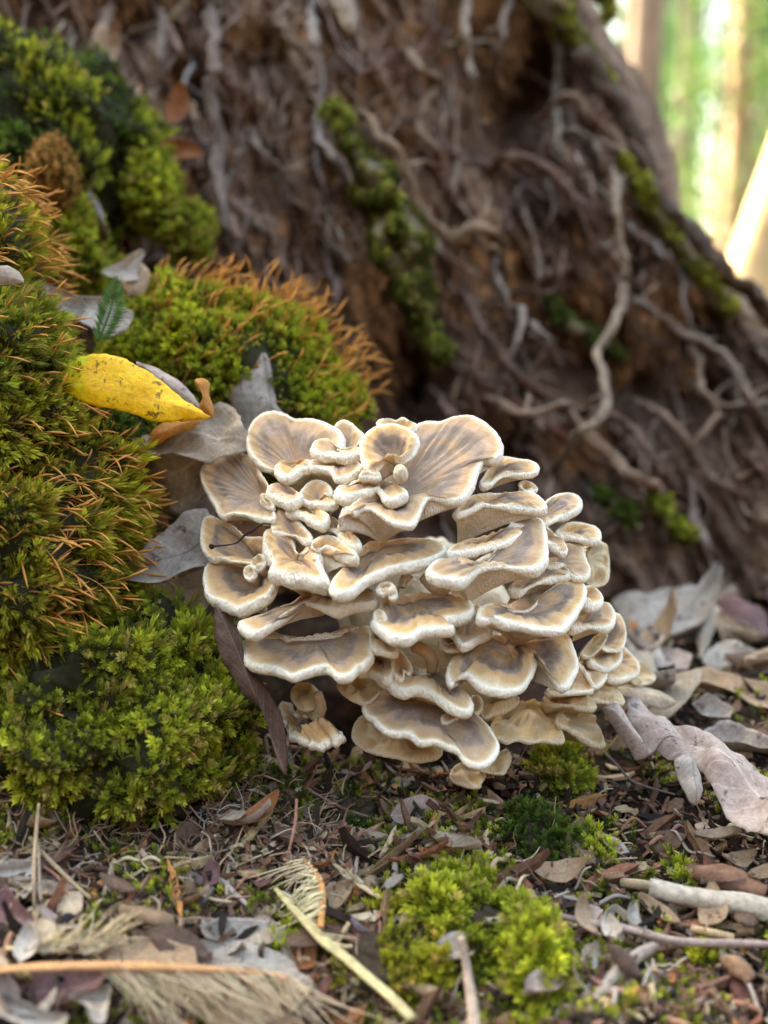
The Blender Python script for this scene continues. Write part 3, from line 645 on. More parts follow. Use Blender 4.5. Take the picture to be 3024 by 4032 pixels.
def build_mushroom():
    for i, (K, ol, C, t, kw) in enumerate(CAPS):
        kw = dict(kw); pale = kw.pop('pale', 0); B = kw.pop('B', None)
        if B is not None: B = K([B])[0]
        if pale: kw.setdefault('amp', 2.2)
        V, F, Cc, U = cap_geo(K(ol), K([C])[0], t=t, B=B, seed=i*1.37, **kw)
        mb = MB(); mb.add(V, F, Cc, U); adopt(mb.build('cap', M_pale if pale else M_cap), mush)
    # buds and short branches
    def bud(px, py, rx, ry, dz, mat, tilt=0.0, col=(.02, .0, .5)):
        c = P(px, py, dome(px, py) - dz*1e-3); mb = MB(); V=[]; F=[]; a, b = 16, 10
        for j in range(b+1):
            th = math.pi*j/b
            for k in range(a):
                ph = 2*math.pi*k/a; r = 1 + .12*NZ(px+k*.9, j*.8, 2) + .06*math.sin(ph*7)
                x = math.sin(th)*math.cos(ph)*rx*PXM*r; z = math.cos(th)*ry*PXM; y = math.sin(th)*math.sin(ph)*rx*PXM*r
                V.append(c + Vector((x*math.cos(tilt)-z*math.sin(tilt), y, x*math.sin(tilt)+z*math.cos(tilt))))
        for j in range(b):
            for k in range(a): F.append((j*a+k, (j+1)*a+k, (j+1)*a+(k+1)%a, j*a+(k+1)%a))
        mb.add(V, F, [col]*len(V), [(0, 0)]*len(V)); adopt(mb.build('bud', mat), mush)
    for K, x, y, rx, ry, dz, tl in [(K2,725,590,62,82,24,.1),(K2,250,920,28,48,12,0),(K4,1190,650,36,40,12,0),(K8,1045,300,24,26,12,0),(K3,1080,480,16,18,22,0),(K4,600,650,40,46,22,0)]:
        (px, py), = K([(x, y)]); s = 2.25
        bud(px, py, rx/s, ry/s, dz, M_white, tl)
    def branch(K, pts, w, dz, mat, c=(.0, 1, .5)):
        q = K(pts); p3 = [P(x, y, dome(x, y) - dz*1e-3) for x, y in q]
        V, F, U = tube_geo(p3, [k/2*PXM for k in w], 14, 10, .3); mb = MB(); mb.add(V, F, [c]*len(V), U); adopt(mb.build('branch', mat), mush)
    branch(K8, [(620,200),(720,260),(770,330),(770,430)], [44,52,54,44], 2, M_cap, (.24, 0, .5))
    branch(K4, [(760,480),(710,560),(690,680)], [50,34,40], -2, M_cap)
    branch(K4, [(900,480),(990,560),(1120,640)], [60,80,60], -2, M_cap)
    branch(K4, [(1000,380),(1020,460),(1060,560)], [40,46,50], 6, M_cap)
    branch(K7, [(830,780),(860,900),(830,1010)], [40,44,46], 10, M_pale)
    branch(K3, [(1200,400),(1230,560),(1240,720)], [110,120,130], 2, M_cap)
    # the branched base that carries the caps
    mb = MB(); V=[]; F=[]; a, b = 56, 40; c = P(1690, 2520, DC+.016)
    for j in range(b+1):
        th = math.pi*j/b
        for k in range(a):
            ph = 2*math.pi*k/a; d = Vector((math.sin(th)*math.cos(ph), math.sin(th)*math.sin(ph), math.cos(th)))
            r = 1 + .16*mnoise.noise(d*3.2) + .09*mnoise.noise(d*8)
            w = .050 if d.z > 0 else .052
            V.append(c + Vector((d.x*w*r, d.y*.040*r, d.z*.058*r)))
    for j in range(b):
        for k in range(a): F.append((j*a+k, (j+1)*a+k, (j+1)*a+(k+1)%a, j*a+(k+1)%a))
    mb.add(V, F, [(.0, 1.0, .5)]*len(V), [(0, 0)]*len(V)); adopt(mb.build('stem_base', M_cap), mush)
build_mushroom()

# ------------------------------------------------------------------ moss
def rot_to(dirs, spin):
    """rotation matrices taking +z to dirs, with a spin about it"""
    d = dirs/np.linalg.norm(dirs, axis=1)[:, None]
    ref = np.where(np.abs(d[:, 2:3]) < .9, np.array([[0, 0, 1.]]), np.array([[1., 0, 0]]))
    x = np.cross(ref, d); x /= np.linalg.norm(x, axis=1)[:, None]; y = np.cross(d, x)
    c, s = np.cos(spin)[:, None], np.sin(spin)[:, None]
    return np.stack([x*c + y*s, -x*s + y*c, d], 2)
def instance(name, mat, tv, tf, pos, dirs, scale, spin, cols, tcol=None, parent=None, smooth=True):
    """many copies of one template joined as a single mesh; cols Nx3, tcol = per template vertex tint"""
    N = len(pos); Rm = rot_to(dirs, spin); tv = np.asarray(tv, float)
    sc = scale[:, None] if scale.ndim == 1 else scale
    vv = tv[None]*sc[:, None, :]
    V = np.einsum('nij,nkj->nki', Rm, vv) + pos[:, None, :]
    m = len(tv); sizes = [len(f) for f in tf]; flat = np.array([i for f in tf for i in f])
    loops = (flat[None] + (np.arange(N)*m)[:, None]).ravel(); cnt = np.tile(sizes, N)
    C = np.repeat(cols[:, None, :], m, 1)
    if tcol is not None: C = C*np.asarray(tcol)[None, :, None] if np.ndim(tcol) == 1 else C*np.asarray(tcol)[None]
    return mesh_np(name, V.reshape(-1, 3), loops, cnt, mat, parent, C.reshape(-1, 3), None, smooth)
def shoot_template(kind):
    V=[]; F=[]; T=[]
    rs = random.Random({'star':1,'feather':2,'fine':3}[kind])
    if kind == 'star': n, L, W, sp, h0 = 18, .58, .085, 1.0, .10
    elif kind == 'feather': n, L, W, sp, h0 = 22, .50, .085, 1.1, .0
    else: n, L, W, sp, h0 = 13, .60, .05, .5, .05
    for i in range(n):
        f = i/(n-1); a = i*2.4 + rs.uniform(-.3, .3); h = h0 + (.95-h0)*f
        el = sp*(1-.65*f) + rs.uniform(-.12, .12); ll = L*(1-.45*abs(f-.45))*rs.uniform(.8, 1.15)
        d = Vector((math.cos(a)*math.sin(el), math.sin(a)*math.sin(el), math.cos(el)))
        s = Vector((-math.sin(a), math.cos(a), 0)); b = Vector((0, 0, h)); up = d.cross(s)
        k = len(V)
        V += [b, b + d*ll*.45 + s*W - up*.02, b + d*ll*.45 - s*W - up*.02, b + d*ll - Vector((0, 0, .10*ll))*(1-f)]
        F += [(k, k+1, k+2), (k+1, k+3, k+2)]
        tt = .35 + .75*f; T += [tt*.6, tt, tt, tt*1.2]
    return np.array([tuple(v) for v in V]), F, np.array(T)
SHOOT = {k: shoot_template(k) for k in ('star', 'feather', 'fine')}
def sample_surface(obj, n, keep=None):
    me = obj.data; me.calc_loop_triangles()
    tri = np.zeros(len(me.loop_triangles)*3, np.int32); me.loop_triangles.foreach_get('vertices', tri); tri = tri.reshape(-1, 3)
    co = np.zeros(len(me.vertices)*3, np.float32); me.vertices.foreach_get('co', co); co = co.reshape(-1, 3).astype(float)
    a, b, c = co[tri[:, 0]], co[tri[:, 1]], co[tri[:, 2]]
    nn = np.cross(b-a, c-a); ar = np.linalg.norm(nn, axis=1); nn = nn/np.maximum(ar, 1e-12)[:, None]
    i = RNG.choice(len(tri), n, p=ar/ar.sum()); u, v = RNG.random(n), RNG.random(n); s = u+v > 1; u[s], v[s] = 1-u[s], 1-v[s]
    p = a[i] + (b-a)[i]*u[:, None] + (c-a)[i]*v[:, None]; q = nn[i]
    if keep is not None:
        k = keep(p, q); p, q = p[k], q[k]
    return p, q
def blob(name, mat, center, radii, rough=.18, freq=2.2, seed=0.0, roll=0.0, col=(.030,.030,.010), a=64, b=40):
    V=[]; F=[]
    cr, sr = math.cos(roll), math.sin(roll)
    for j in range(b+1):
        th = math.pi*j/b
        for k in range(a):
            ph = 2*math.pi*k/a; d = Vector((math.sin(th)*math.cos(ph), math.sin(th)*math.sin(ph), math.cos(th)))
            q = d*freq + Vector((seed, seed*1.3, 0))
            r = 1 + rough*mnoise.noise(q) + rough*.6*mnoise.noise(q*2.3) + rough*.35*mnoise.noise(q*5)
            x, y, z = d.x*radii[0]*r, d.y*radii[1]*r, d.z*radii[2]*r
            V.append(Vector(center) + Vector((x*cr + z*sr, y, -x*sr + z*cr)))
    for j in range(b):
        for k in range(a): F.append((j*a+k, (j+1)*a+k, (j+1)*a+(k+1) % a, j*a+(k+1) % a))
    mb = MB(); mb.add(V, F, [col]*len(V), [(0, 0)]*len(V)); return mb.build(name, mat)
def moss_on(obj, n, kind, size, cols, lean=(0, 0, .6), patch=None, parent=None, keepfn=None, name='moss_shoots', pf=40.0, jitter=.28):
    toc = np.array([0, -.9, .45])
    p, q = sample_surface(obj, n, (lambda p, q: (q@toc > -.45) & (keepfn(p, q) if keepfn else True)))
    if patch is not None:
        k = np.array([mnoise.noise(Vector(x)*pf) > patch + .12*random.random() for x in p]); p, q = p[k], q[k]
    n = len(p); d = q + np.array(lean) + RNG.normal(0, jitter, (n, 3))
    big = np.array([mnoise.noise(Vector(x)*55)*.5 + .5 for x in p]); big = np.clip((big-.2)/.6, 0, 1)
    mixf = np.clip(big*.6 + RNG.random(n)*.55 - .1, 0, 1)[:, None]
    c = np.array(cols[0])[None]*(1-mixf) + np.array(cols[1])[None]*mixf
    br = RNG.random(n) < .16; c[br] = np.array(cols[2])
    c *= RNG.uniform(.7, 1.2, n)[:, None]
    s = size*RNG.uniform(.55, 1.35, n)*(.6 + .75*big)
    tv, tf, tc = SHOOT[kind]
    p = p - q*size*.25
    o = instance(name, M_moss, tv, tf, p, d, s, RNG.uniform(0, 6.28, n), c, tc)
    tag(o, kind='stuff')
    return adopt(o, parent) if parent else o
def stalks_on(obj, n, length, direction, cols, parent, keepfn=None, spread=.22, thick=.00029, name='spore_stalks'):
    p, q = sample_surface(obj, n*3, keepfn); p, q = p[:n], q[:n]
    V=[]; L=[]; C=[]; cnt=0; SEG=7
    for i in range(len(p)):
        d = (Vector(direction) + Vector(q[i])*.35 + Vector(RNG.normal(0, spread, 3))).normalized()
        b = Vector(RNG.normal(0, 1, 3)); b = (b - d*b.dot(d)).normalized(); b = (b*.8 + Vector((0, 0, -.45)))
        ln = length*random.uniform(.6, 1.25); c = jit(random.choice(cols), .25); c2 = jit(cols[-1], .2)
        base = Vector(p[i]); s = d.cross(Vector((.3, .2, 1))).normalized(); w = s.cross(d)
        for k in range(SEG+1):
            t = k/SEG; pt = base + d*ln*t + b*ln*.30*t*t*t
            r = thick*(1.0-.35*t)
            if k >= SEG-2: r = thick*(2.2, 2.0, .35)[k-SEG+2]
            for m in range(4):
                a = m*math.pi/2; V.append(tuple(pt + s*math.cos(a)*r + w*math.sin(a)*r)); C.append(lerp3(c, c2, max(0, t*1.6-.6)))
        o = cnt*(SEG+1)*4
        for k in range(SEG):
            for m in range(4): L += [o+k*4+m, o+k*4+(m+1) % 4, o+(k+1)*4+(m+1) % 4, o+(k+1)*4+m]
        cnt += 1
    o = mesh_np(name, np.array(V), np.array(L), np.full(len(L)//4, 4), M_stalk, None, np.array(C))
    tag(o, kind='stuff'); return adopt(o, parent)

GREENS = [(.14,.18,.018), (.54,.58,.06), (.44,.35,.08)]
BRIGHT = [(.17,.22,.02), (.68,.72,.07), (.52,.44,.11)]
OLIVE  = [(.19,.19,.02), (.64,.64,.055), (.58,.42,.08)]
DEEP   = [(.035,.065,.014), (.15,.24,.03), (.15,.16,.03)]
ORNG   = [(.52,.18,.025), (.62,.25,.035), (.38,.13,.02), (.66,.32,.07)]

def cushion(label, parts, group='moss cushions on the bank and litter'):
    root = empty('moss_cushion', tuple(parts[0].location if False else Vector(sum((Vector(v.co) for v in parts[0].data.vertices), Vector())/len(parts[0].data.vertices))))
    tag(root, label, 'moss', group)
    for p in parts: adopt(p, root)
    return root
def rpx(w, d): return w*d/4323.5

# left bank: tall cushion bristling with orange stalks
c1 = blob('cushion_body', M_litter, P(-70, 2160, .585), (rpx(570, .585), .085, rpx(590, .585)), .26, 2.6, 1.0)
m1 = cushion('tall mossy cushion bristling with long orange spore stalks beside the yellow leaf', [c1])
moss_on(c1, 17000, 'fine', .0105, OLIVE, (.85, -.25, .15), parent=m1, jitter=.45, patch=-.3, pf=34)
moss_on(c1, 2500, 'star', .008, GREENS, (.5, -.3, .3), parent=m1, patch=.05, pf=20)
stalks_on(c1, 800, .023, (.9, -.25, .12), ORNG, m1, keepfn=lambda p, q: (q[:, 0] > -.1) & (q@np.array([.6, -.8, .2]) > .05) & (p[:, 2] > .02), spread=.34)
c1b = blob('cushion_body', M_litter, P(-130, 1490, .575), (rpx(400, .575), .06, rpx(330, .58)), .28, 2.8, 31.0)
m1b = cushion('green moss shoulder with scattered orange stalks beside the yellow leaf', [c1b])
moss_on(c1b, 4500, 'fine', .0105, GREENS, (.7, -.25, .35), parent=m1b, jitter=.4)
stalks_on(c1b, 200, .022, (.9, -.2, .15), ORNG, m1b, keepfn=lambda p, q: (q[:, 0] > -.1), spread=.35)
c2 = blob('cushion_body', M_litter, P(-160, 1010, .60), (rpx(290, .6), .06, rpx(330, .6)), .25, 2.2, 5.0)
m2 = cushion('rusty tuft of spore stalks at the top of the bank above the pale leaf', [c2])
moss_on(c2, 2500, 'fine', .008, OLIVE, (.4, -.1, .5), parent=m2)
stalks_on(c2, 330, .024, (.85, -.2, .25), ORNG, m2, keepfn=lambda p, q: (q[:, 0] > -.2))
# lower bank: broad leafy green cushion
c3 = blob('cushion_body', M_litter, P(420, 2790, .575), (rpx(560, .575), .075, rpx(390, .575)), .34, 3.0, 9.0, R(16))
m3 = cushion('broad bright green leafy moss cushion on the bank below the curled brown leaf', [c3])
moss_on(c3, 12000, 'feather', .0074, BRIGHT, (.25, -.45, .35), parent=m3, jitter=.45, patch=-.22, pf=48)
moss_on(c3, 2600, 'fine', .010, GREENS, (.35, -.2, .6), parent=m3, keepfn=lambda p, q: q[:, 2] > .3)
stalks_on(c3, 26, .012, (.7, -.5, .1), ORNG, m3, keepfn=lambda p, q: (q[:, 1] < -.2), spread=.5)
# behind the mushroom
c4 = blob('cushion_body', M_litter, P(930, 1520, .70), (rpx(510, .70), .07, rpx(320, .70)), .17, 2.4, 14.0, R(22))
m4 = cushion('rounded moss cushion fringed with orange stalks right behind the mushroom', [c4])
moss_on(c4, 13500, 'star', .0066, [(.11,.16,.014), (.52,.58,.04), (.46,.42,.06)], (.1, -.2, .6), parent=m4, patch=-.42, pf=40)
stalks_on(c4, 430, .030, (.62, -.05, .62), ORNG, m4, keepfn=lambda p, q: (q[:, 2] > .35) & (q[:, 0] > -.35) & (q[:, 1] < .7), spread=.2)
# upper left mossy bank in front of the stump
c5 = blob('cushion_body', M_litter, P(170, 560, .80), (rpx(470, .8), .07, rpx(330, .8)), .34, 3.0, 21.0, R(26))
m5 = cushion('shaggy moss hanging over the roots at the top of the bank', [c5])
moss_on(c5, 8000, 'fine', .010, BRIGHT, (.1, -.3, .3), parent=m5, patch=-.05, pf=22)
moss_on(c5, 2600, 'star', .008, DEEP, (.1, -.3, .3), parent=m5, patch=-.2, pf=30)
for (px, py, d, rx, rz, lab, colr, roll) in [
   (600,760,.79,75,150,'bright yellow-green moss drip hanging beside the hollow',BRIGHT,R(-10)),
   (330,970,.74,75,170,'bright moss streak running down to the white leaf',BRIGHT,R(-20)),
   (735,920,.80,62,95,'small round green moss tuft against the root wall',GREENS,0),
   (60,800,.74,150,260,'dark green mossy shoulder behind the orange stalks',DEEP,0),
   (560,1700,.64,120,70,'little green moss tuft under the yellow leaf',GREENS,0),
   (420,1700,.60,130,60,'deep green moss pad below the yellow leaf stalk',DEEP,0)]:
    b_ = blob('cushion_body', M_litter, P(px, py, d), (rpx(rx, d), .03, rpx(rz, d)), .25, 2.2, px*.1, roll, a=28, b=18)
    m_ = cushion(lab, [b_]); moss_on(b_, int(600+rx*rz*.06), 'star', .0075, colr, (.1, -.3, .3), parent=m_)
b_ = blob('cushion_body', M_litter, P(215, 680, .70), (rpx(75, .7), .02, rpx(120, .7)), .3, 2.5, 3.3, R(-8), (.40,.21,.05), 32, 22)
m_ = cushion('ochre lichen-like lump among the roots under the shaggy moss', [b_]); m_['category'] = 'lichen'; del m_['group']
moss_on(b_, 900, 'star', .0045, [(.30,.15,.03), (.50,.30,.08), (.30,.20,.06)], (0, -.3, .1), parent=m_)
# foreground and right-hand tufts, on the litter
def gtuft(px, py, rx, rz, lab, colr, n, kind='feather', size=.0085, roll=0.0, lift=0.0):
    p, d = G(px, py + rz*.7)
    c = P(px, py, d + .008); b_ = blob('cushion_body', M_litter, c, (rpx(rx, d), .022 + rpx(rx, d)*.3, rpx(rz, d)), .35, 2.6, px*.31, roll, (.05,.035,.02), 36, 22)
    m_ = cushion(lab, [b_]); moss_on(b_, n, kind, size, colr, (0, -.25, .75), parent=m_, patch=-.22, pf=50, jitter=.4); return m_
gtuft(1880,3580,225,88,'ragged yellow-green moss clump trailing over soil beside the upright stick',BRIGHT,3000,size=0.0074,roll=R(20))
gtuft(2080,3750,112,130,'bright moss fronds spilling down the edge of the small hollow',BRIGHT,1500,size=0.0078)
gtuft(1560,3720,270,88,'dull mossy hummock with dead stems in front of the mushroom',OLIVE,2300,size=0.0066)
gtuft(2090,3912,81,56,'lowest bright moss tip above the forked twig',BRIGHT,405,size=0.0074)
gtuft(2190,3038,99,68,'bright green moss tuft directly under the lowest mushroom caps',GREENS,945,size=0.0066)
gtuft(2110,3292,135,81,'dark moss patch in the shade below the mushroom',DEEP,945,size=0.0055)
gtuft(2340,3398,99,43,'small moss sprig fanned over the soil below the shaded patch',BRIGHT,432,size=0.0066)
gtuft(2690,3480,40,25,'tiny green moss sprig above the pale grey stick',BRIGHT,162,size=0.0062)
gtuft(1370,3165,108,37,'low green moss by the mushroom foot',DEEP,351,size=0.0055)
gtuft(1480,3302,81,31,'moss pad among bark chips in front of the mushroom',GREENS,297,size=0.0055)
gtuft(1060,3348,180,43,'sparse green moss threads on the bare bank soil',DEEP,420,'fine',.007)
gtuft(30,3275,54,37,'green moss sprig at the foot of the bank by pale leaf',GREENS,202,size=0.0062)
gtuft(1160,3620,54,50,'small green moss clump beside the frayed yellow stem',BRIGHT,216,size=0.0062)
gtuft(2760,3775,90,37,'low moss among the splinters beside the thin branch',OLIVE,324,size=0.0062)
# moss on the mossy root that slants down the wall
def wallmoss(pts, w, lab_n, cols, n, off=.05, size=.009, c=(.16,.13,.075), pt=-.12):
    p3 = [wallP(x, y, -off) for x, y in pts]; rad = [k/2*wall_d(*pts[i])/4323.5 for i, k in enumerate(w)]
    V, F, U = tube_geo(p3, rad, 40, 16, .8, .55, pts[0][0]); mb = MB(); mb.add(V, F, c, U); r = adopt(mb.build('root', M_root), stump)
    o = moss_on(r, n, 'star', size, cols, (0, -.5, .4), patch=pt, pf=26, name='moss'); adopt(o, r)
wallmoss([(1300,420),(1400,600),(1480,760),(1560,900),(1610,1060),(1640,1200),(1690,1320),(1740,1420)], [50,120,200,270,290,230,140,80], '', [(.10,.11,.02), (.34,.38,.06), (.30,.24,.08)], 10000, .135, pt=-.6)
wallmoss([(2060,-80),(2180,60),(2290,200),(2390,330)], [130,150,110,70], '', GREENS, 2200, .03)
wallmoss([(2440,640),(2520,760),(2620,900),(2740,1080),(2880,1240)], [70,100,90,90,80], '', GREENS, 2200, .05)
wallmoss([(2160,1180),(2230,1290),(2330,1330),(2440,1420)], [70,110,100,60], '', DEEP, 900, .03)
wallmoss([(2560,1960),(2640,2050),(2720,2130)], [90,130,90], '', GREENS, 1200, .05)
wallmoss([(2350,1950),(2440,2010),(2520,2080)], [60,80,60], '', DEEP, 500, .05)
wallmoss([(2300,-150),(2400,20),(2380,80)], [120,110,40], '', BRIGHT, 900, -.02)

# ------------------------------------------------------------------ fallen leaves with shapes of their own
def plane_d(px, py, z0, ty, y0):
    a = P(px, py, 1.0) - cam.location
    # z = z0 + ty*(y-y0)
    t = (z0 - ty*y0 - CAMH)/(a.z - ty*a.y)
    return max(.2, min(2.0, t))
def leaf_patch(name, label, K, outline, base, tip, mat, d=None, kx=0.0, ky=.12, bulge=.004, wave=.003, lift=0.0, group=None, cat='leaf', edge=.0, thick=.0003, seed=None):
    ol = K(outline); b = np.array(K([base])[0]); tp = np.array(K([tip])[0])
    per = sum(math.dist(ol[i], ol[i-1]) for i in range(len(ol))); N = int(max(36, min(120, per/14)))
    ring = smoothpts(ol, N, True, .45)
    # slightly torn edge
    cx, cy = ring.mean(0); seed = cx*.013 if seed is None else seed
    ring = np.array([(cx + (x-cx)*(1+.05*NZ(x*.03, y*.03, seed)+.04*NZ(x*.09, y*.09, seed)), cy + (y-cy)*(1+.05*NZ(x*.03, y*.03, seed+5)+.04*NZ(x*.09, y*.09, seed+9))) for x, y in ring])
    if d is None:
        ymx, ymn = ring[:, 1].max(), ring[:, 1].min()
        g, d = G(cx, ymx - 6, lift); d2 = G(cx, ymn, lift)[1]; d -= .003; ky = ky*(d2-d)*1e3/(ymx-ymn)
        yref = ymx
    else: yref = cy
    dep = lambda x, y: d + 1e-3*(kx*(x-cx) + ky*(yref-y))
    ax = (tp-b).astype(float); L = np.linalg.norm(ax); ax /= L; nx = np.array((-ax[1], ax[0]))
    hw = np.abs((ring-b)@nx).max()
    e0 = P(cx, cy, dep(cx, cy)); n = (P(cx+9, cy, dep(cx+9, cy))-e0).cross(P(cx, cy-9, dep(cx, cy-9))-e0).normalized()
    if n.y > 0: n = -n
    V=[]; U=[]; S=(.0,.15,.3,.45,.6,.75,.88,1.0)
    for sgn in (0, 1):
        for s in S:
            for i in range(N):
                # rings shrink onto the axis of the leaf rather than onto a point
                q = ring[i]; along = np.clip((q-b)@ax, .12*L, .88*L); m = b + ax*(along*.75 + .125*L)
                m = m*.8 + np.array((cx, cy))*.2
                x, y = m + (q-m)*s
                p = P(x, y, dep(x, y))
                dis = bulge*(1-s*s) + wave*mnoise.noise(p*38 + Vector((seed*7, 0, 0))) + wave*.18*mnoise.noise(p*110) + wave*.9*(abs(mnoise.noise(p*45+Vector((3,seed,1))))-.2) + edge*s**4
                V.append(p + n*(dis - sgn*thick)); U.append((float(((x-b[0])*ax[0]+(y-b[1])*ax[1])/L), float(((x-b[0])*nx[0]+(y-b[1])*nx[1])/hw)))
    k = len(S); F=[]
    for a in range(k-1):
        for i in range(N):
            j=(i+1) % N
            F.append((a*N+i, (a+1)*N+i, (a+1)*N+j, a*N+j)); o = k*N; F.append((o+a*N+i, o+a*N+j, o+(a+1)*N+j, o+(a+1)*N+i))
    o = k*N; e = (k-1)*N
    for i in range(N):
        j=(i+1) % N; F.append((e+i, o+e+i, o+e+j, e+j))
    mb = MB(); mb.add(V, F, None, U); ob = mb.build(name, ML[mat])
    tag(ob, label, cat, group)
    return ob
LP = leaf_patch
LP('leaf','tan leaf scrap caught high on the root wall above the moss drip',KS,[(650,420),(680,350),(715,320),(745,370),(740,430),(690,470),(655,460)],(690,470),(715,322),'rust',.80,0,.03,-.004,.007)
LP('leaf','rusty tan leaf scrap lodged sideways in the root wall',KS,[(625,560),(690,540),(760,560),(800,600),(740,625),(660,610)],(800,600),(625,560),'rust',.80,0,.04,-.004,.007)
LP('leaf','brown leaf scrap stuck near the top of the root wall',KS,[(390,150),(420,105),(465,120),(470,190),(450,245),(405,225)],(450,245),(425,105),'tan',.80,0,.03,-.004,.007)
LP('leaf','pale bark flake hanging at the very top of the root wall',KS,[(1300,-40),(1380,-40),(1405,60),(1390,135),(1345,100)],(1340,-40),(1390,135),'beige',.84,0,.03,.004,.003,cat='bark')
yl = LP('yellow_leaf','bright yellow speckled leaf resting on the mossy bank',KM,[(40,900),(60,810),(150,765),(250,740),(350,745),(450,780),(560,840),(650,900),(740,970),(820,1040),(900,1090),(950,1120),(850,1142),(720,1152),(600,1142),(480,1095),(380,1072),(260,1052),(160,1012),(90,970)],(20,880),(945,1118),'yellow',.548,-.02,.05,.003,.002)
LP('curled_leaf','small curled orange leaf tip standing at the yellow leaf point',KM,[(855,900),(900,888),(945,918),(942,990),(968,1060),(962,1122),(900,1105),(878,1062),(915,1005),(875,960)],(930,1120),(880,895),'orange',.556,0,.03,.003,.003)
LP('leaf','tan leaf tucked behind the upper edge of the yellow leaf',KM,[(500,790),(640,835),(760,900),(850,990),(890,1060),(820,1080),(700,1000),(560,880)],(500,800),(890,1060),'pink',.575,0,.05,.004,.003)
LP('orange_leaf','dull orange leaf half hidden under the yellow leaf',KM,[(560,1270),(610,1190),(680,1150),(800,1145),(900,1135),(840,1190),(720,1240),(640,1280)],(900,1135),(560,1270),'orange',.578,0,.05,.003,.003)
LP('beige_leaf','wavy beige leaf below the yellow leaf, touching the caps',KM,[(290,1105),(390,1140),(460,1225),(560,1280),(640,1240),(780,1165),(900,1130),(990,1045),(1080,1065),(1150,1190),(1190,1300),(1040,1330),(930,1365),(720,1335),(560,1310),(440,1275),(350,1190)],(1190,1260),(290,1105),'beige',.585,-.01,.10,-.007,.010)
LP('beige_leaf','shadowed grey-brown leaf flap under the wavy beige leaf',KM,[(370,1290),(500,1330),(700,1345),(930,1370),(960,1450),(930,1600),(820,1680),(640,1700),(520,1620),(440,1440)],(940,1400),(480,1560),'beige',.600,0,-.10,-.006,.010)
LP('brown_leaf','dark brown leaf in the shade behind the caps and beige leaf',KM,[(700,1600),(820,1500),(940,1480),(980,1600),(960,1800),(800,1850),(700,1760)],(960,1500),(720,1800),'brown',.625,0,.05,.003,.004)
LP('grey_leaf','pale grey pointed leaf sticking out from the caps above the green moss',KS,[(425,2262),(520,2195),(620,2095),(720,2022),(810,2005),(860,2100),(830,2220),(700,2272),(580,2300),(480,2300)],(850,2100),(425,2262),'grey',.572,0,.06,-.005,.008)
LP('grey_leaf','dim grey leaf below the pale pointed leaf beside the moss',KS,[(500,2340),(650,2290),(820,2230),(860,2330),(780,2420),(620,2430)],(850,2300),(510,2360),'tan',.600,0,.06,.003,.004)
LP('grey_leaf','crinkled silver-grey leaf standing behind the mushroom before the moss',KM,[(980,888),(1060,880),(1150,832),(1272,750),(1310,830),(1330,960),(1350,1060),(1425,1130),(1300,1230),(1180,1230),(1080,1065),(1020,960)],(1330,1180),(1270,752),'grey',.632,0,.04,.004,.009)
LP('leaf_curl','dark purple rolled leaf edge behind the silver-grey leaf',KM,[(1325,860),(1370,870),(1385,960),(1370,1030),(1420,1110),(1380,1100),(1335,1020),(1345,950)],(1400,1100),(1340,865),'purple',.640,0,.03,.003,.003)
LP('white_leaf','folded white leaf peak standing behind the fern sprig',KL,[(670,300),(800,210),(925,130),(950,170),(912,215),(918,300),(885,345),(790,345)],(700,340),(930,135),'white',.665,0,.03,-.003,.007)
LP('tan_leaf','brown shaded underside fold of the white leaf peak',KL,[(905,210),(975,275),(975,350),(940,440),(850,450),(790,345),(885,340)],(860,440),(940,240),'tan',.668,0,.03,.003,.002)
LP('white_leaf','crumpled white leaf lying under the orange spore stalks',KL,[(100,330),(250,340),(440,395),(560,420),(700,430),(860,500),(840,600),(720,680),(600,650),(480,590),(330,560),(160,460)],(110,400),(860,540),'white',.612,0,.06,-.004,.010)
LP('beige_leaf','cream dry leaf scrap caught in the rusty stalk tuft',KL,[(-40,255),(60,250),(130,290),(160,350),(60,375),(-40,370)],(-40,310),(150,340),'beige',.535,0,.03,.002,.002)
LP('hanging_leaf','twisted dark brown leaf hanging down along the mushroom base',K7,[(-120,-60),(-20,40),(50,110),(115,220),(135,400),(180,530),(260,620),(340,720),(400,820),(450,900),(490,980),(540,1150),(555,1400),(545,1520),(480,1510),(488,1300),(450,1120),(420,1020),(330,950),(240,880),(130,790),(60,670),(0,580),(-80,440),(-140,200)],(515,1510),(-120,-40),'brown',.528,.03,.05,.004,.003)
LP('large_leaf','big curled pinkish-grey leaf propped on the litter beside the lowest pale caps',KR,[(450,1300),(540,1268),(600,1340),(680,1410),(850,1470),(1000,1530),(1200,1620),(1402,1720),(1540,1800),(1540,2160),(1402,2140),(1300,2110),(1200,2065),(1110,1965),(1000,1835),(940,1745),(830,1655),(740,1645),(640,1605),(580,1645),(520,1560),(470,1450)],(1540,2000),(450,1310),'pink',.536,-.03,.19,.004,.012)
LP('torn_leaf','torn grey flap hanging off the big pinkish leaf',KR,[(765,1705),(880,1640),(945,1760),(965,1900),(925,1992),(880,1982),(830,1885),(790,1800)],(880,1650),(920,1985),'grey',.508,0,.06,.003,.004)
LP('curled_leaf','purplish-brown leaf roll tucked beside the outermost low caps',KR,[(290,1335),(400,1320),(480,1440),(570,1590),(600,1660),(520,1690),(430,1560),(340,1430)],(590,1660),(310,1340),'pink',.560,0,.10,.006,.004)
LP('cream_leaf','cream pointed leaf lying just behind the outermost low caps',KR,[(390,1195),(480,1162),(620,1188),(720,1238),(795,1302),(700,1335),(560,1305),(440,1262)],(390,1200),(790,1300),'beige',.612,0,.15,.003,.003)
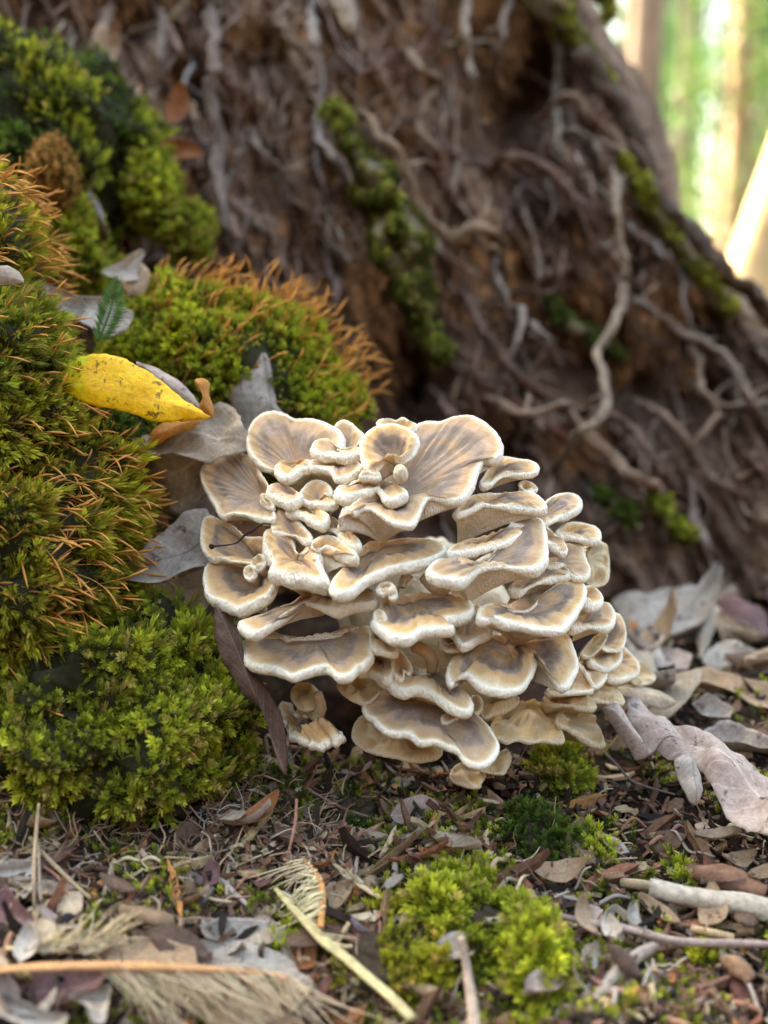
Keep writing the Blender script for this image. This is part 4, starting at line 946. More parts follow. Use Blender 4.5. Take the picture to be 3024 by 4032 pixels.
RIGHT = [
 ('white_leaf','pale grey cupped leaf at the stump foot beside the mushroom',[(345,420),(400,350),(480,308),(560,330),(640,400),(690,460),(600,490),(450,500),(350,480)],'white'),
 ('orange_leaf','yellow-orange leaf standing among pale litter at the stump foot',[(495,270),(530,220),(610,215),(720,250),(820,290),(860,350),(780,400),(680,420),(600,360),(540,300)],'orange'),
 ('tan_leaf','long pale tan leaf draped across the litter under the root',[(690,470),(830,370),(930,340),(1080,380),(1200,450),(1290,550),(1240,620),(1120,600),(980,520),(850,500)],'beige'),
 ('thin_leaf','thin leaf blade shading from yellow to red near the mushroom',[(355,560),(450,510),(580,490),(720,510),(830,500),(760,550),(600,545),(450,575),(370,590)],'rust'),
 ('grey_leaf','wide curled grey leaf on the litter behind the cream pointed leaf',[(360,620),(480,570),(640,560),(800,530),(900,515),(1010,600),(1020,680),(900,740),(760,800),(560,830),(460,780),(400,700)],'grey'),
 ('brown_leaf','dark brown leaf under the wide grey leaf',[(600,800),(800,780),(900,760),(1000,800),(960,880),(800,900),(660,880)],'brown'),
 ('tan_leaf','buff bent leaf beside the wide curled grey leaf',[(900,760),(960,700),(1060,660),(1120,700),(1060,800),(1010,930),(960,1010),(920,920)],'beige'),
 ('tan_leaf','flat buff leaf touching the outermost mushroom caps',[(440,850),(560,860),(700,880),(820,930),(900,1010),(860,1090),(740,1080),(640,1040),(560,960)],'pink'),
 ('grey_leaf','bluish pale leaf lying over brown litter',[(960,1000),(1080,900),(1220,920),(1402,960),(1560,960),(1540,1110),(1350,1110),(1180,1100),(1040,1060)],'white'),
 ('rust_leaf','long rolled brown leaf with a rusty orange end',[(760,1130),(860,1080),(1000,1060),(1200,1120),(1402,1160),(1560,1200),(1560,1330),(1402,1300),(1250,1250),(1080,1190),(900,1170)],'tan'),
 ('grey_leaf','small grey leaf lying below the rolled brown leaf',[(890,1310),(980,1270),(1090,1290),(1175,1340),(1150,1400),(1040,1400),(940,1370)],'grey'),
 ('grey_leaf','long dull grey leaf above the big pinkish leaf',[(960,1500),(1080,1420),(1240,1440),(1402,1530),(1540,1580),(1540,1640),(1350,1620),(1180,1570)],'grey'),
 ('pale_leaf','pale silvery leaf against the stump foot at the far side of the litter',[(1060,350),(1250,335),(1402,340),(1560,340),(1560,540),(1402,540),(1280,520),(1150,440)],'white'),
 ('purple_leaf','dark purple dead leaf among the pale litter',[(1060,640),(1150,600),(1260,680),(1402,720),(1402,860),(1250,860),(1120,760)],'purple'),
 ('pink_leaf','pinkish small leaf curled in front of the buff leaf',[(610,930),(650,890),(720,920),(740,1000),(680,1030),(620,1000)],'pink'),
]
for nm, lab, ol, mt in RIGHT:
    xs = [p[0] for p in ol]; i0, i1 = xs.index(min(xs)), xs.index(max(xs))
    LP(nm, lab, KR, ol, ol[i0], ol[i1], mt, None, 0, random.uniform(.35, .8), random.choice((-1, 1))*random.uniform(.004, .009), .006, .010)
FRONT = [
 ('grey_leaf','cracked pale grey leaf lying flat behind the long frayed stem',KF,[(740,560),(900,550),(1030,560),(1150,580),(1270,620),(1300,680),(1370,750),(1250,740),(1100,700),(960,670),(840,660)],'grey'),
 ('grey_leaf','small ash-grey leaf above the cracked pale leaf',KF,[(870,500),(960,460),(1080,445),(1190,460),(1215,520),(1180,560),(1020,565),(900,560)],'grey'),
 ('tan_leaf','mottled tan dry leaf between the two frayed stems',KF,[(400,600),(480,560),(620,530),(740,550),(850,590),(850,660),(720,665),(560,665),(450,650)],'tan'),
 ('purple_leaf','glossy purple-brown leaf at the foot of the bank',KF,[(-60,380),(30,320),(80,390),(150,450),(200,500),(130,545),(20,550),(-60,560)],'purple'),
 ('purple_leaf','purple-brown leaf piece lying across the frayed stem butt',KF,[(85,760),(160,680),(290,640),(400,660),(470,700),(420,760),(280,810),(180,830)],'purple'),
 ('pale_leaf','pale bleached leaf curling up at the bank foot',KF,[(-40,240),(60,200),(150,195),(150,270),(110,380),(60,330),(-40,320)],'white'),
 ('pale_leaf','long bleached leaf under the butt of the long frayed stem',KF,[(-60,810),(60,830),(200,870),(300,890),(260,960),(60,990),(-60,990)],'white'),
 ('pale_leaf','notched silver leaf fragment standing before the frayed stem',KF,[(300,800),(400,760),(480,730),(470,840),(460,920),(400,920),(370,860)],'white'),
 ('grey_leaf','crumpled grey leaf scrap under the stem fringe',KF,[(820,800),(980,780),(1130,800),(1280,880),(1340,940),(1100,960),(900,920)],'tan'),
 ('red_leaf','maroon leaf fragment beside the orange curved stem',KF,[(1070,250),(1130,240),(1190,260),(1180,310),(1130,345),(1085,310)],'purple'),
 ('red_leaf','dark maroon leaf scrap among the green moss threads',KF,[(880,280),(920,230),(960,250),(950,310),(900,325)],'purple'),
 ('rust_leaf','rust-red leaf scrap under the yellow splintered stem',KF,[(1270,600),(1340,560),(1380,600),(1370,680),(1310,690)],'rust'),
 ('tan_leaf','shrivelled tan leaf behind the orange curved stem',KF,[(1390,230),(1460,205),(1520,260),(1600,320),(1640,370),(1540,350),(1440,300)],'beige'),
 ('tan_leaf','crumbled brown leaf piece on the soil in front of mushroom',KF,[(1340,110),(1400,60),(1500,50),(1530,90),(1480,140),(1380,130)],'tan'),
 ('tan_leaf','light buff leaf scrap lying by the thin branch',KG,[(960,740),(1010,715),(1080,750),(1110,800),(1040,810),(975,790)],'beige'),
 ('pale_leaf','ragged pale skeleton leaf near the splinters',KG,[(1130,960),(1190,990),(1250,1010),(1320,1030),(1400,1060),(1380,1120),(1280,1120),(1190,1080),(1150,1010)],'white'),
 ('curled_leaf','white curled leaf with dark red inside at the forked twig',KG,[(735,1225),(760,1170),(820,1155),(870,1170),(830,1210),(820,1260),(740,1270)],'white'),
 ('rust_leaf','dark red curled leaf inner side next to the white curl',KG,[(825,1215),(850,1185),(900,1185),(930,1220),(920,1260),(830,1260)],'rust'),
 ('tan_leaf','pinkish-tan leaf lying beside the moss clump',KG,[(850,760),(890,735),(940,750),(950,800),(890,800)],'pink'),
 ('tan_leaf','weathered layered leaf heap right in front of the mushroom',KG,[(40,340),(90,290),(170,260),(220,280),(250,310),(180,350),(100,380)],'pink'),
]
for nm, lab, K, ol, mt in FRONT:
    xs = [p[0] for p in ol]; i0, i1 = xs.index(min(xs)), xs.index(max(xs))
    LP(nm, lab, K, ol, ol[i0], ol[i1], mt, None, 0, random.uniform(.65, .9), -random.uniform(.002, .005), .005, .006)

# ------------------------------------------------------------------ sticks, stems and other single things on the ground
def GP(px, py, lift=0.0): return G(px, py, lift)[0]
def stick(name, label, K, pts, w, col, lift=.004, cat='stick', wob=.25, seg=10, group=None, ends=None, mat=None):
    q = K(pts); p3 = []
    for i, (x, y) in enumerate(q):
        l_ = lift[i] if isinstance(lift, (list, tuple)) else lift
        p3.append(GP(x, y, l_))
    dd = G(*q[len(q)//2])[1]
    V, F, U = tube_geo(p3, [k/2*dd/4323.5 for k in w], max(14, 8*len(q)), seg, wob, 1, q[0][0])
    mb = MB(); mb.add(V, F, col, U); o = mb.build(name, mat or M_wood); return tag(o, label, cat, group)
stick('grey_stick','thick pale grey stick with a broken end lying on the litter',KG,[(1150,655),(1300,680),(1480,710),(1700,755)],[78,80,84,92],(.48,.42,.33),.010)
stick('stick','short tan stick stub lying behind the broken grey stick end',KG,[(1030,625),(1110,635),(1200,650)],[34,38,34],(.42,.31,.19),.006)
stick('branch','thin purplish-grey branch crossing the litter below the grey stick',KG,[(755,765),(880,795),(1000,815),(1130,845),(1260,878),(1400,885),(1700,892)],[24,28,30,32,34,32,30],(.34,.26,.22),.012,wob=.35)
stick('twig','mottled grey forked twig running down from the thin branch',KG,[(1190,890),(1100,940),(1010,1010),(950,1090),(910,1170),(890,1280)],[40,52,56,58,54,52],(.38,.31,.25),.010,wob=.45)
stick('upright_stick','straight upright pinkish-tan stick stuck in front of the moss',KG,[(345,860),(362,960),(380,1080),(405,1290)],[26,34,40,48],(.50,.38,.29),[.035,.028,.02,.012])
stick('twig','grey split twig leaning beside the forked twig',KG,[(920,955),(905,1040),(875,1130)],[22,30,34],(.32,.29,.27),.008)
stick('twig','slender brown twig below the thin branch',KG,[(740,1030),(800,1090),(870,1150)],[18,20,14],(.18,.11,.08),.006)
stick('splinter','pale yellow wood splinter beside the forked twig',KG,[(1005,1040),(1030,1110),(1070,1190)],[22,34,18],(.52,.42,.22),.007,cat='splinter')
stick('splinter','upright ragged cream splinter near the skeleton leaf',KG,[(1160,1060),(1170,1140),(1190,1240)],[20,36,40],(.55,.43,.25),[.016,.012,.006],cat='splinter')
stick('splinter','tan stick fragment across the thin branch tip',KG,[(1330,820),(1420,840),(1510,860)],[24,28,24],(.55,.40,.22),.012,cat='splinter')
stick('bark_piece','chunky red-brown bark slab above the grey stick',KG,[(1340,580),(1450,610),(1560,640),(1650,670)],[60,90,80,50],(.26,.14,.085),.010,cat='bark',wob=.6)
stick('bark_piece','worn brown wood chunk beside the upright stick',KG,[(90,1060),(170,1085),(260,1110)],[44,60,40],(.40,.27,.15),.008,cat='bark',wob=.5)
stick('bark_piece','brown wood chunk behind the ragged splinters',KG,[(1470,960),(1540,1000),(1590,1040)],[50,80,50],(.30,.18,.11),.010,cat='bark',wob=.6)
stick('bark_piece','rough crumbling bark piece behind the mottled tan leaf',KF,[(520,420),(620,450),(720,470),(800,490)],[34,70,74,40],(.26,.17,.10),.010,cat='bark',wob=.7)
stick('red_twig','thin reddish twig leaning over the bank soil',KF,[(1292,-60),(1285,40),(1265,140),(1245,235)],[12,13,13,11],(.40,.20,.14),[.03,.022,.014,.006],cat='twig')
stick('straw','long straight straw hanging down the bank soil',KF,[(170,-40),(155,120),(148,280),(150,420)],[12,15,15,12],(.40,.30,.19),[.03,.022,.014,.006],cat='straw')
stick('straw','slanting dry straw behind the bleached leaf',KF,[(120,100),(210,200),(300,290),(395,375)],[14,18,18,14],(.38,.28,.17),.008,cat='straw')
stick('straw','short reddish straw leaning beside the slanting straw',KF,[(180,230),(260,290),(330,430)],[10,14,12],(.36,.18,.11),.008,cat='straw')
stick('straw','grey straw half buried near the pale bank leaf',KF,[(170,140),(172,260),(178,380)],[10,12,10],(.30,.25,.18),.012,cat='straw')
stick('straw','tan straw sticking out of the moss by the yellow stem',KF,[(1455,580),(1490,530),(1520,480)],[14,22,18],(.46,.33,.18),.01,cat='straw')
stick('straw','fine tan straw crossing the soil toward the frayed stem',KF,[(650,385),(710,340),(765,290)],[12,14,12],(.45,.34,.21),.006,cat='straw')
stick('straw','wispy branching straw lying on the moss threads',KF,[(760,250),(830,330),(920,375),(1010,390)],[8,10,12,12],(.50,.42,.26),.006,cat='straw')
stick('straw','thin grey twig beside the mushroom foot',K7,[(345,1190),(360,1300),(375,1440)],[10,14,10],(.40,.30,.24),[.02,.012,.004],cat='straw')
stick('twig','fine dark twig trailing from the low caps across to the big leaf',KR,[(290,1620),(380,1710),(480,1820),(600,1870),(780,1920)],[8,9,10,9,7],(.20,.16,.15),.008,cat='twig')
stick('twig','rusty branching twig on the dark soil before the mushroom',KS,[(1180,3130),(1230,3060),(1250,3010)],[8,10,8],(.30,.15,.10),[.004,.012,.02],cat='twig')
stick('twig','brown rootlet creeping from mushroom foot over the soil',KS,[(1130,3060),(1250,3130),(1370,3190),(1500,3230)],[8,11,12,9],(.24,.16,.12),.006,cat='twig')
stick('stem','stalk of the hanging brown leaf reaching the soil',K7,[(510,1380),(515,1480),(525,1570)],[26,18,12],(.30,.21,.16),[.03,.012,.002],cat='stem')
# frayed stems: a shaft with a fringe of loosened fibres
def frayed(label, K, shaft, w, col, fcol, t0, t1, n, dirpx, ln, lift=.012, curl=.5, flat=.45):
    q = K(shaft); p3 = [GP(x, y, lift) for x, y in q]; dd = G(*q[len(q)//2], lift)[1]; px = dd/4323.5
    root = empty('frayed_stem', tuple(p3[0])); tag(root, label, 'stem', 'frayed dead stems in the litter')
    V, F, U = tube_geo(p3, [k/2*px for k in w], 40, 12, .25, flat, q[0][0]); mb = MB(); mb.add(V, F, col, U); adopt(mb.build('shaft', M_wood), root)
    sp3 = smoothpts(p3, 60); right = Vector((1, 0, 0)); up = Vector((0, sp, cp)); mb = MB()
    for i in range(n):
        t = random.uniform(t0, t1); b = Vector(sp3[int(t*59)]) + Vector(RNG.normal(0, .0008, 3))
        a = random.gauss(dirpx, .24); L = ln*px*random.uniform(.4, 1.15)*(.55+.45*t)
        d = right*math.cos(a) - up*math.sin(a) + Vector((0, random.gauss(-.05, .1), 0)); bend = right*random.gauss(.15, .5) - up*curl*random.uniform(-.2, 1.2)
        pts = [b + d*L*s + bend*L*s*s*.55 for s in (0, .3, .6, .85, 1)]; pts = [p if p.z > H(p.x, p.y)+.003 else Vector((p.x, p.y, H(p.x, p.y)+.003+random.uniform(0, .003))) for p in pts]
        vv, ff, uu = tube_geo(pts, [4.6*px, 3.6*px, 2.8*px, 1.6*px], 9, 4, 0, 1, 0, False); mb.add(vv, ff, jit(fcol, .18), uu)
    o = mb.build('fringe', M_fibre); tag(o, kind='stuff'); adopt(o, root)
frayed('long orange-brown stem with a hanging fringe of pale fibres',KF,[(-40,690),(200,672),(480,668),(760,675),(1000,685),(1180,700),(1260,720)],[54,60,68,64,52,36,14],(.50,.27,.12),(.70,.56,.35),.36,.99,190,.80,330,.020,.5)
frayed('short cream frayed stem with fibres fanned upward near purple leaf',KF,[(30,590),(150,598),(280,600),(440,598)],[34,36,36,22],(.62,.49,.28),(.68,.57,.36),.25,1.0,60,-.75,190,.010,-.5)
frayed('curved orange stem with a comb of cream fibres in front of moss',KF,[(1395,500),(1402,420),(1405,340),(1375,260),(1320,205)],[26,26,26,24,12],(.55,.26,.09),(.70,.61,.38),.25,1.0,60,2.75,190,[.012,.016,.02,.026,.03][2],.35)
frayed('long yellowish splintered stem with loose fibres lying beside the moss hummock',KF,[(1200,330),(1290,430),(1400,545),(1540,660),(1700,800),(1800,900)],[24,46,64,56,56,50],(.56,.47,.23),(.64,.55,.31),.0,.45,30,.35,150,.016,.1)
frayed('tan frayed fibre scrap behind the maroon leaf',KF,[(1480,250),(1560,310),(1660,370)],[14,30,36],(.55,.42,.24),(.58,.48,.30),.0,.6,26,-2.4,90,.012,.2)
# dark seeds
def pellet(K, x, y, r, label, col=(.012,.012,.016)):
    (px, py), = K([(x, y)]); g, d = G(px, py + r); b_ = blob('seed', M_litter, P(px, py, d - .002), (rpx(r, d)*1.15, rpx(r, d), rpx(r, d)), .18, 1.6, px, random.uniform(-.5, .5), col, 18, 12)
    tag(b_, label, 'seed')
pellet(KF,862,220,34,'black dropped seed on the mossy soil')
pellet(KF,290,485,40,'large black seed between the fanned cream fibres')
pellet(KF,1240,530,32,'dark grey seed beside the small ash-grey leaf')
pellet(KG,0+95,35,14,'white crumb of fungus on the soil before the mushroom',(.5,.42,.36))
# mossy nut shell near the mushroom foot
g, d = G(1080, 3170)
b_ = blob('nut_shell', M_litter, P(1080, 3120, d), (rpx(95, d), rpx(95, d), rpx(70, d)), .22, 2.0, 4.0, 0, (.16,.11,.07), 36, 22)
shell = empty('mossy_nut_shell', tuple(P(1080, 3170, d))); tag(shell, 'broken nut shell with a pale rim and moss inside near the brown leaf stalk', 'nut shell'); adopt(b_, shell)
pts = [P(1080 + 95*math.cos(a), 3105 + 45*math.sin(a), d - .012*math.sin(a)) for a in np.linspace(math.pi*.95, math.pi*2.1, 9)]
V, F, U = tube_geo(pts, [.0016, .0026, .003, .0026, .0014], 26, 8, .5); mb = MB(); mb.add(V, F, (.62,.55,.38), U); adopt(mb.build('rim', M_wood), shell)
moss_on(b_, 240, 'feather', .0055, DEEP, (0, -.3, .7), parent=shell)
# thin dark stem with a knob lying on the left caps
q = K3([(125,360),(200,352),(280,345),(370,320),(440,250),(520,205),(600,150),(680,152)])
p3 = [P(x, y, dome(x, y) - .018) for x, y in q]; V, F, U = tube_geo(p3, [.0007,.0005,.0004,.0004,.0006,.0009,.0006,.0004], 30, 6, .3)
mb = MB(); mb.add(V, F, (.045,.028,.022), U); hs = blob('tip', M_litter, p3[0], (.0014,.0014,.0014), .3, 2, 1, 0, (.03,.02,.016), 12, 8)
kn = empty('dry_stem', tuple(p3[-1])); tag(kn, 'hair-thin dark stem with a tiny knob lying across two caps', 'stem'); adopt(mb.build('stalk', M_wood), kn); adopt(hs, kn)
# feathery green sprig in front of the white leaf
def sprig(label, K, pts, d, n, ln, col):
    q = K(pts); p3 = [P(x, y, d) for x, y in q]; root = empty('fern_sprig', tuple(p3[0])); tag(root, label, 'fern')
    V, F, U = tube_geo(p3, [.0007,.0006,.0003], 24, 6, .2); mb = MB(); mb.add(V, F, col, U); adopt(mb.build('stem', M_moss), root)
    s = smoothpts(p3, n); 
    for i in range(1, n):
        t = i/n; L = ln*math.sin(math.pi*min(.95, t*.8+.2))
        ax = Vector(s[i]-s[i-1]).normalized(); side = ax.cross(Vector((0, 1, 0))).normalized()
        for sg in (-1, 1):
            b = Vector(s[i]); e = b + (side*sg + ax*.7 + Vector((0, random.gauss(0, .3), -.1)))*L; m = b.lerp(e, .5); w = ax*.0011
            mb = MB(); mb.add([b, m+w, e, m-w, m+Vector((0,-.0004,0))], [(0,4,1),(1,4,2),(0,3,4),(3,2,4)], jit(col, .2)); adopt(mb.build('leaflet', M_moss), root)
sprig('small feathery green sprig standing in front of the white leaf', KL, [(640,740),(690,620),(730,500),(750,380),(755,320)], .60, 24, .0085, (.10,.20,.05))

# ------------------------------------------------------------------ scattered litter
CHIPC = {'reddish':(.27,.125,.07), 'brown':(.20,.115,.07), 'tan':(.48,.33,.19), 'greyish':(.30,.26,.23), 'cream':(.55,.44,.28), 'dark':(.04,.026,.018), 'purplish':(.16,.075,.06), 'orange':(.45,.21,.07)}
def chip_geo(rs, L, W, T):
    n = rs.randint(6, 9); pts=[]
    for i in range(n):
        a = 2*math.pi*i/n + rs.uniform(-.25, .25); r = rs.uniform(.65, 1.0)
        pts.append((math.cos(a)*r*L, math.sin(a)*r*W))
    bend = rs.uniform(-.5, .9)/L*.5
    V=[]; F=[]
    for z in (T, -T):
        for x, y in pts: V.append((x, y, z + bend*x*x + rs.uniform(-.15, .15)*W*.6))
    V += [(0, 0, T*1.3), (0, 0, -T)]
    for i in range(n):
        j=(i+1) % n; F += [(2*n, i, j), (2*n+1, n+j, n+i), (i, n+i, n+j, j)]
    return V, F
def visible_spot(rs, right_only=False):
    while True:
        px = rs.uniform(-80, 3100); py = rs.uniform(2250 if px > 2250 else 3000, 4120) if right_only else (rs.uniform(2150, 4120) if px > 2350 else rs.uniform(3000, 4120))
        if px < 1000 and py < 3180: continue
        return px, py
def place_flat(o, p, rs, tilt=.45):
    o.location = p; o.rotation_euler = (rs.gauss(0, tilt), rs.gauss(0, tilt), rs.uniform(0, 6.28))
rs = random.Random(5)
def chips():
    protos = []
    for cn, c in CHIPC.items():
        for k in range(5):
            kind = rs.choice(['flake', 'flake', 'sliver'])
            L = rs.uniform(.0045, .0095) if kind == 'flake' else rs.uniform(.009, .018); W = L*rs.uniform(.45, .8) if kind == 'flake' else L*rs.uniform(.10, .22)
            V, F = chip_geo(rs, L, W, .0005 if kind == 'flake' else W*.5); mb = MB(); mb.add(V, F, jit(c, .2))
            o = mb.build('bark_chip' if kind == 'flake' else 'wood_sliver', M_litter, smooth=False); protos.append((cn, kind, o, [0]))
    n = 0
    wts = [{'reddish':3,'brown':4,'tan':5,'greyish':1.2,'cream':2,'dark':1.5,'purplish':1.2,'orange':1.2}[p[0]] for p in protos]
    used = set()
    for i in range(270):
        cn, kind, o, cnt = rs.choices(protos, wts)[0]
        px, py = visible_spot(rs)
        if py < 3000 and rs.random() < .6: px, py = visible_spot(rs, True)
        p = GP(px, py); p.z = H(p.x, p.y) + .003
        c = o if cnt[0] == 0 else o.copy()
        if cnt[0]: COL.objects.link(c)
        cnt[0] += 1; place_flat(c, p, rs); s = rs.uniform(.7, 1.5); c.scale = (s, s, s)
        if kind == 'flake':
            sz = 'small' if s < 1.0 else 'large'; wh = 'on the ground near the big curled leaf' if px > 2200 else ('on the bank soil by the frayed stems' if px < 1200 else 'on the soil around the upright stick'); tag(c, f'{sz} {cn} bark flake {wh}', 'bark chip', f'{sz} {cn} bark flakes {wh}')
        else: sz = 'short' if s < 1.0 else 'long'; wh = 'on the ground near the big curled leaf' if px > 2200 else ('on the bank soil by the frayed stems' if px < 1200 else 'on the soil around the upright stick'); tag(c, f'{sz} {cn} wood sliver {wh}', 'wood sliver', f'{sz} {cn} wood slivers {wh}')
    for cn, kind, o, cnt in protos:
        if cnt[0] == 0: bpy.data.objects.remove(o)
chips()
def crumbs():
    """uncountable crumbs: flakes, needles and rotted bits covering the soil"""
    out = []
    for k in range(8):
        V, F = chip_geo(rs, 1, rs.uniform(.35, .8) if k < 5 else .12, .10 if k < 5 else .09)
        n = 2000 if k < 5 else 1300
        pos=[]; 
        while len(pos) < n:
            px, py = visible_spot(rs); p = GP(px, py)
            pos.append((p.x + rs.gauss(0, .01), p.y + rs.gauss(0, .01), 0))
        pos = np.array(pos); pos[:, 2] = [H(x, y) + rs.uniform(.0, .003) for x, y, z in pos]
        dirs = RNG.normal(0, .42, (n, 3)) + np.array([0, -.15, 1])
        cc = np.array([jit(CHIPC[rs.choices(list(CHIPC), [2.5, 7, 4, 1, 1.2, 9, .8, .6])[0]], .3) for _ in range(n)])*.8
        sc = (RNG.gamma(1.4, .0015, n) + .0007) if k < 5 else (RNG.gamma(1.8, .0028, n) + .0025)
        o = instance('litter', M_litter, V, F, pos, dirs, sc, RNG.uniform(0, 6.28, n), cc, smooth=False); out.append(o)
    base = out[0]
    with bpy.context.temp_override(active_object=base, object=base, selected_editable_objects=out, selected_objects=out): bpy.ops.object.join()
    tag(base, 'crumbled bark, needles and rotted leaf bits covering the soil', 'litter', kind='stuff')
crumbs()
def straws():
    for i in range(70):
        px, py = rs.uniform(-60, 3050), rs.uniform(3250, 4060); a = rs.uniform(0, 6.28); L = rs.uniform(.012, .038); b = GP(px, py); pts = []
        for k in range(5):
            t = k/4-.5; x = b.x + math.cos(a)*L*t; y = b.y + math.sin(a)*L*t; pts.append(Vector((x, y, H(x, y) + .004 + rs.uniform(0, .005)*(k % 2))))
            a += rs.gauss(0, .10)
        cn, c = rs.choice([('cream', (.62,.51,.32)), ('tan', (.48,.35,.20)), ('grey', (.36,.30,.25)), ('reddish', (.34,.17,.11))]); r = rs.uniform(.0004, .0013)
        V, F, U = tube_geo(pts, [r, r*1.1, r*.7], 16, 6, .4, 1, i, True, .001); mb = MB(); mb.add(V, F, jit(c, .15), U)
        th = 'thin' if r < .0008 else 'stout'; wh = 'beside the grey stick' if px > 2300 else ('around the upright stick' if px > 1200 else 'among the frayed stems')
        tag(mb.build('straw', M_fibre), f'{th} {cn} straw lying loose {wh}', 'straw', f'{th} {cn} straws {wh}')
straws()
def ground_moss():
    pos=[]; 
    while len(pos) < 4200:
        px, py = visible_spot(rs); p = GP(px, py)
        if mnoise.noise(Vector((p.x*16, p.y*16, 3.0))) > .04: pos.append((p.x, p.y, H(p.x, p.y) - .001))
    pos = np.array(pos); n = len(pos); m = RNG.random(n)[:, None]; c = np.array(DEEP[0])*(1-m) + np.array(GREENS[1])*m
    tv, tf, tc = SHOOT['feather']; o = instance('moss', M_moss, tv, tf, pos, RNG.normal(0, .4, (n, 3)) + np.array([0, -.2, 1]), .0060*RNG.uniform(.5, 1.35, n), RNG.uniform(0, 6.28, n), c, tc)
    tag(o, 'thin green moss creeping through the litter around the mushroom', 'moss', kind='stuff')
ground_moss()
def rootlets():
    """fine dry rootlets matted on the bank soil under the moss"""
    mb = MB()
    for i in range(1100):
        px = rs.uniform(-60, 1350); py = rs.uniform(2980, 3420) if px < 700 else rs.uniform(3080, 3450)
        if i > 600: px, py = rs.uniform(0, 3050), rs.uniform(3100, 4000)
        b = GP(px, py, .002); b.z = H(b.x, b.y) + .002; d = Vector((rs.gauss(.2, .7), rs.gauss(-.5, .4), rs.gauss(.1, .5))).normalized(); pts=[b]
        for k in range(4):
            d = (d + Vector((rs.gauss(0, .5), rs.gauss(0, .5), rs.gauss(-.1, .4)))).normalized(); q = pts[-1] + d*rs.uniform(.003, .007); q.z = max(q.z, H(q.x, q.y)+.0008); pts.append(q)
        r = rs.uniform(.00022, .0006); vv, ff, uu = tube_geo(pts, [r, r, r*.6], 10, 4, 0, 1, 0, False)
        mb.add(vv, ff, jit(rs.choice([(.36,.26,.17), (.26,.17,.11), (.42,.33,.23), (.20,.10,.07)]), .2), uu)
    o = mb.build('rootlets', M_fibre); tag(o, 'fine dry rootlets matted over the soil and litter around the mushroom', 'rootlets', kind='stuff')
rootlets()
# generic fallen leaves over the right-hand litter
def leaf_mesh(L, W, curl, cup, seed, mat):
    V=[]; F=[]; U=[]; a, b = 14, 8
    for sgn in (0, 1):
        for i in range(a+1):
            u = i/a; hw = W*(math.sin(math.pi*min(1, u*.96+.02))**.75)*(1+.18*NZ(u*6, seed))
            for j in range(b+1):
                v = j/b*2-1; x = (u-.5)*L; y = v*hw
                z = curl*(u-.5)**2*L*4 + cup*v*v*W + .10*W*NZ(u*4, v*2, seed)
                V.append((x, y, z - sgn*.0005)); U.append((u, v))
    m = (a+1)*(b+1)
    for i in range(a):
        for j in range(b):
            k = i*(b+1)+j; F.append((k, k+b+1, k+b+2, k+1)); F.append((m+k, m+k+1, m+k+b+2, m+k+b+1))
    rim = [i*(b+1) for i in range(a+1)] + [a*(b+1)+j for j in range(1, b+1)] + [i*(b+1)+b for i in range(a-1, -1, -1)] + [j for j in range(b-1, 0, -1)]
    for i in range(len(rim)): p, q = rim[i-1], rim[i]; F.append((p, m+p, m+q, q))
    mb = MB(); mb.add(V, F, None, U); return mb.build('fallen_leaf', mat)
def leaves():
    protos=[]; names = {'grey':'dull grey','beige':'beige','white':'bleached','tan':'tan','pink':'pinkish-grey','brown':'dark brown','purple':'purplish','rust':'rust-red'}
    for i, (mt, nm) in enumerate(names.items()):
        for k in range(2): protos.append((nm, leaf_mesh(rs.uniform(.045, .075), rs.uniform(.011, .02), rs.uniform(-.05, .35), rs.uniform(-.3, .8), i*3+k, ML[mt]), [0]))
    wts = [3,3,4,4,2,2,3,3,3,3,2,2,1,1,1,1]
    for i in range(105):
        nm, o, cnt = rs.choices(protos, wts)[0]
        px = rs.uniform(2330, 3250); py = rs.uniform(2130, 2850)
        if i > 48: px, py = rs.uniform(2500, 3200), rs.uniform(3300, 3900)
        if i > 60: px, py = rs.uniform(-50, 2500), rs.uniform(3330, 4050)
        p = GP(px, py); p.z = H(p.x, p.y) + rs.uniform(.004, .016)
        c = o if cnt[0] == 0 else o.copy()
        if cnt[0]: COL.objects.link(c)
        cnt[0] += 1; place_flat(c, p, rs, .35); s = rs.uniform(.55, 1.1) if i <= 48 else rs.uniform(.25, .42); c.scale = (s, s, s)
        sz = 'small' if s < .75 else 'large'; wh = ('by the grey stick and thin branch' if px > 2450 else ('on the soil around the upright stick' if px > 1200 else 'on the bank soil by the frayed stems')) if py > 3200 else ('near the stump foot' if py < 2420 else 'in the litter behind the big curled leaf'); tag(c, f'{sz} {nm} fallen leaf {wh}', 'leaf', f'{sz} {nm} fallen leaves {wh}')
    for nm, o, cnt in protos:
        if cnt[0] == 0: bpy.data.objects.remove(o)
leaves()

